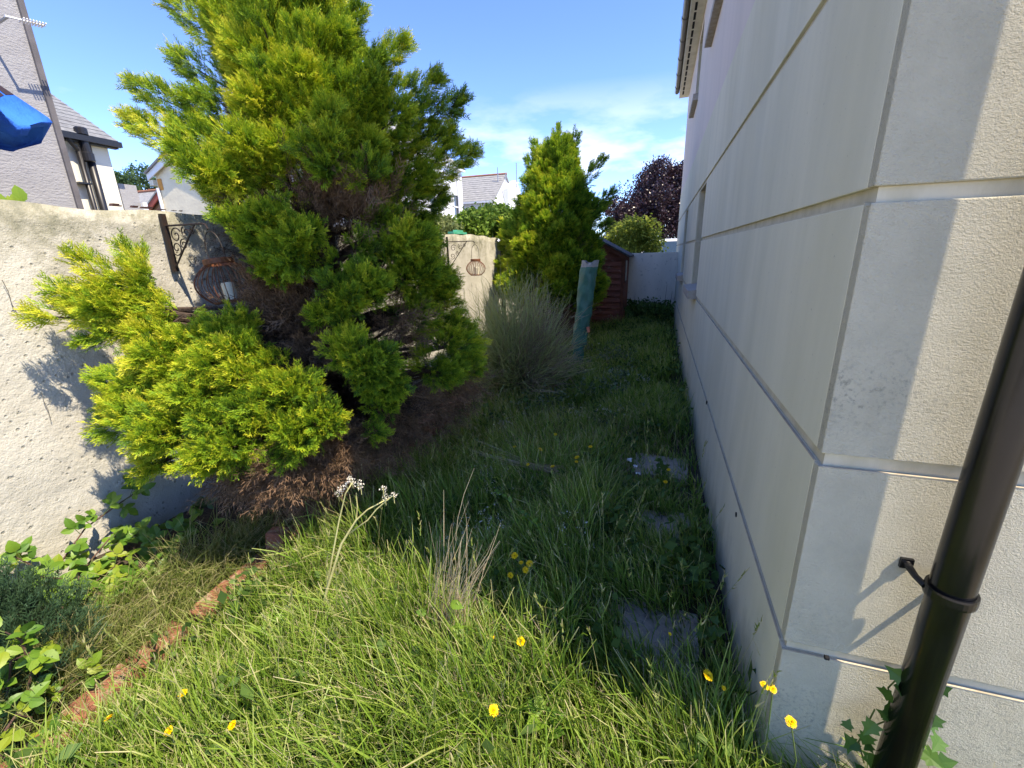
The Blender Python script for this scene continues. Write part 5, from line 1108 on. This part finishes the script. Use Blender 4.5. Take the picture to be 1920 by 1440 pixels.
# ------------------------------------------------------------------ tall pale weed, dry stalks, fallen stalks, scraps
wr = at(592, 1212, z=0.0); wy = wr[1]
tw = thing('tall_weed', 'tall pale yellow weed stem with fluffy white heads rising before the brown skirt', 'weed', wr)
def sy(px, py, dyy=0): return at(px, py, y=wy + dyy)
MB().tube([wr, sy(612, 1110, .02), sy(640, 1020, .05), sy(668, 975, .08), sy(690, 955, .09), sy(722, 938, .1)], [.0062, .0058, .005, .004, .003, .002], 6).build('stem', 'stem_pale', tw, smooth=True)
MB().tube([sy(600, 1180, .01), sy(622, 1050, .04), sy(636, 975, .06), sy(648, 925, .07), sy(660, 906, .07)], [.004, .0035, .003, .0025, .002], 6).build('stem', 'stem_pale', tw, smooth=True)
MB().tube([sy(655, 1000, .06), sy(690, 975, .07), sy(706, 955, .08), sy(735, 930, .08)], [.003, .0028, .0025, .002], 6).build('branch', 'stem_pale', tw, smooth=True)
MB().tube([sy(668, 975, .08), sy(670, 950, .08), sy(668, 925, .08)], [.0025, .002, .0015], 6).build('branch', 'stem_pale', tw)
for (px, py) in ((660, 900), (650, 908), (670, 905), (640, 915), (676, 912), (656, 896), (634, 925), (718, 915), (722, 932), (738, 928)):
    p = sy(px, py, .075); MB().tube([p + np.array([0, 0, -.035]), p], .0012, 4).build('stalk', 'stem_pale', tw)
    c_ = p + RNG.normal(0, .004, (9, 3)); V, F, Cc = scatter([leaf_tpl(s, 4) for s in (61, 62)], c_, RNG.normal(0, 1, (9, 3)), np.full(9, .013)); link('seed_head', npmesh('seed_head', V, F, Cc, ORG[tw.name]), 'petal_white', tw)
dr0 = at(815, 1250, z=0.0)
ds = thing('dry_stalks', 'bundle of dry straw coloured stalks standing in the sunlit grass', 'dry stalks', dr0)
n = 95; ro_ = dr0 + RNG.normal(0, 1, (n, 3)) * np.array([.05, .04, 0]); pxs = 862 + RNG.normal(0, 30, n); pys = 1100 + RNG.normal(0, 50, n); tp_ = np.array([at(a, c, y=dr0[1] + .05) for a, c in zip(pxs, pys)]) + RNG.normal(0, .03, (n, 3)) * np.array([0, 1, 0])
V, F, Cc = join([stems(ro_, tp_, RNG.uniform(.003, .006, n), 4, .03), stems(ro_ + (tp_ - ro_) * .8, tp_ + (tp_ - ro_) * .12 + RNG.normal(0, .025, (n, 3)), np.full(n, .0025), 3, .08)]); link('stalks', npmesh('stalks', V, F, Cc, ORG[ds.name]), 'straw', ds)
for (px, py) in ((800, 1150), (830, 1190), (845, 1130), (790, 1200), (870, 1180), (810, 1240)):
    put_leaf(ds, 'bramble_leaf', at(px, py, y=dr0[1]), (RNG.normal(0, 1), -.3, .2), (.3, -.6, .7), RNG.uniform(.035, .06))
f0 = at(1050, 885, z=.22); ft = at(895, 848, z=.26)
fs = thing('fallen_stalks', 'dry grass stalks lying over the shaded lawn among the far flowers', 'dry stalks', (f0[0], f0[1], 0))
n = 30; ro_ = f0 + RNG.normal(0, .02, (n, 3)); tp_ = ft + RNG.normal(0, .05, (n, 3)); V, F, Cc = stems(ro_, tp_, np.full(n, .004), 5, .03); link('stalks', npmesh('stalks', V, F, Cc, ORG[fs.name]), 'straw', fs)
# a leggy grey-green weed lying across the lawn
tl = thing('trailing_weed', 'leggy grey green weed leaning across the shaded lawn', 'weed', at(1035, 1020, z=0))
pts = [at(1045, 1035, z=.08), at(1010, 990, z=.22), at(970, 955, z=.28), at(930, 915, z=.32)]; MB().tube(pts, [.004, .0035, .003, .002], 5).build('stem', 'stem_green', tl)
for i in range(26):
    u = RNG.random() * 2.99; k = int(u); p = pts[k] + (pts[k + 1] - pts[k]) * (u - k); put_leaf(tl, 'bramble_leaf', p, RNG.normal(0, 1, 3), np.array([0, -.3, 1]) + RNG.normal(0, .3, 3), RNG.uniform(.025, .045))
def scrap(name, px, py, z, s, mt, label, cat):
    p = at(px, py, z=z); b = MB(); k = 5; g = {}
    for i in range(k):
        for j in range(k): b.v.append(tuple(p + s * np.array([(i / 2 - 1) + RNG.normal(0, .15), (j / 2 - 1) + RNG.normal(0, .15), RNG.normal(0, .3)])))
    for i in range(k - 1):
        for j in range(k - 1): a = i * k + j; b.f += [(a, a + 1, a + k + 1), (a, a + k + 1, a + k)]
    b.prism([p + s * np.array([-.3, -.3, -.1]), p + s * np.array([.3, -.2, -.1]), p + s * np.array([0, .3, -.1])], (0, 0, s * .3))
    return _props(b.build(name, mt, loc=p), label, cat)
scrap('paper_scrap', 1180, 862, .12, .018, 'paper', 'upper white scrap in the grass left of the farthest slab', 'litter'); scrap('paper_scrap', 1191, 873, .12, .014, 'paper', 'small middle white scrap in the grass by the farthest slab', 'litter'); scrap('paper_scrap', 1197, 887, .10, .016, 'paper', 'lower white scrap in the grass by the farthest slab', 'litter')
p = at(893, 1126, z=.16); pk = thing('pink_flower', 'small dusty pink flower head beside the dry stalks', 'flower', (p[0], p[1], 0)); MB().tube([(p[0], p[1], 0), p], .002, 5).build('stem', 'stem_green', pk)
V, F, Cc = scatter([leaf_tpl(s, 4) for s in (61, 62)], p + RNG.normal(0, .005, (30, 3)), RNG.normal(0, 1, (30, 3)), np.full(30, .014)); link('flower_head', npmesh('flower_head', V, F, Cc, ORG[pk.name]), 'petal_pink', pk)

# ------------------------------------------------------------------ broad-leaved weeds big enough to pick out
for (px, py, z, k, sz, kd, lb_) in ((1020, 1365, .08, 7, .075, 'bramble_leaf', 'broad dock leaves in the sunlit grass at the bottom centre'), (505, 1190, .08, 8, .08, 'bramble_leaf', 'leafy weed in the sunlit grass left of the tall pale weed'), (1290, 1085, .10, 12, .06, 'ivy_leaf', 'sprawling leafy weed between the slabs and the house wall'),
                                (880, 1395, .08, 6, .09, 'bramble_leaf', 'dandelion leaves at the bottom edge under the large yellow flower'), (700, 1330, .08, 6, .08, 'bramble_leaf', 'flat leaf rosette in the sunlit lawn below the tall pale weed'), (1205, 800, .12, 12, .055, 'ivy_leaf', 'leafy weed standing far along the shaded lawn near the house'), (870, 1160, .14, 9, .06, 'bramble_leaf', 'bright leaves crowding the foot of the dry stalks'),
                                (1330, 1190, .12, 10, .05, 'ivy_leaf', 'dark leafy weed hugging the house wall near its corner')):
    c = at(px, py, z=z); c[0] = min(c[0], XW - .08); t = thing('broadleaf_weed', lb_, 'weed', (c[0], c[1], 0), 'broad leaved weeds in the lawn')
    for i in range(k):
        a = 6.283 * i / k + RNG.normal(0, .3); d = np.array([math.cos(a), math.sin(a), RNG.uniform(.15, .9)]); o_ = np.array([math.cos(a), math.sin(a), 0]) * .02 + np.array([0, 0, RNG.uniform(.0, .10)])
        p = c * np.array([1, 1, .6]) + o_; put_leaf(t, kd, p, d, np.array([0, -.2, 1]) + RNG.normal(0, .2, 3), sz * RNG.uniform(.7, 1.15))
    MB().tube([(c[0], c[1], -.01), c], .003, 5).build('stem', 'stem_green', t)
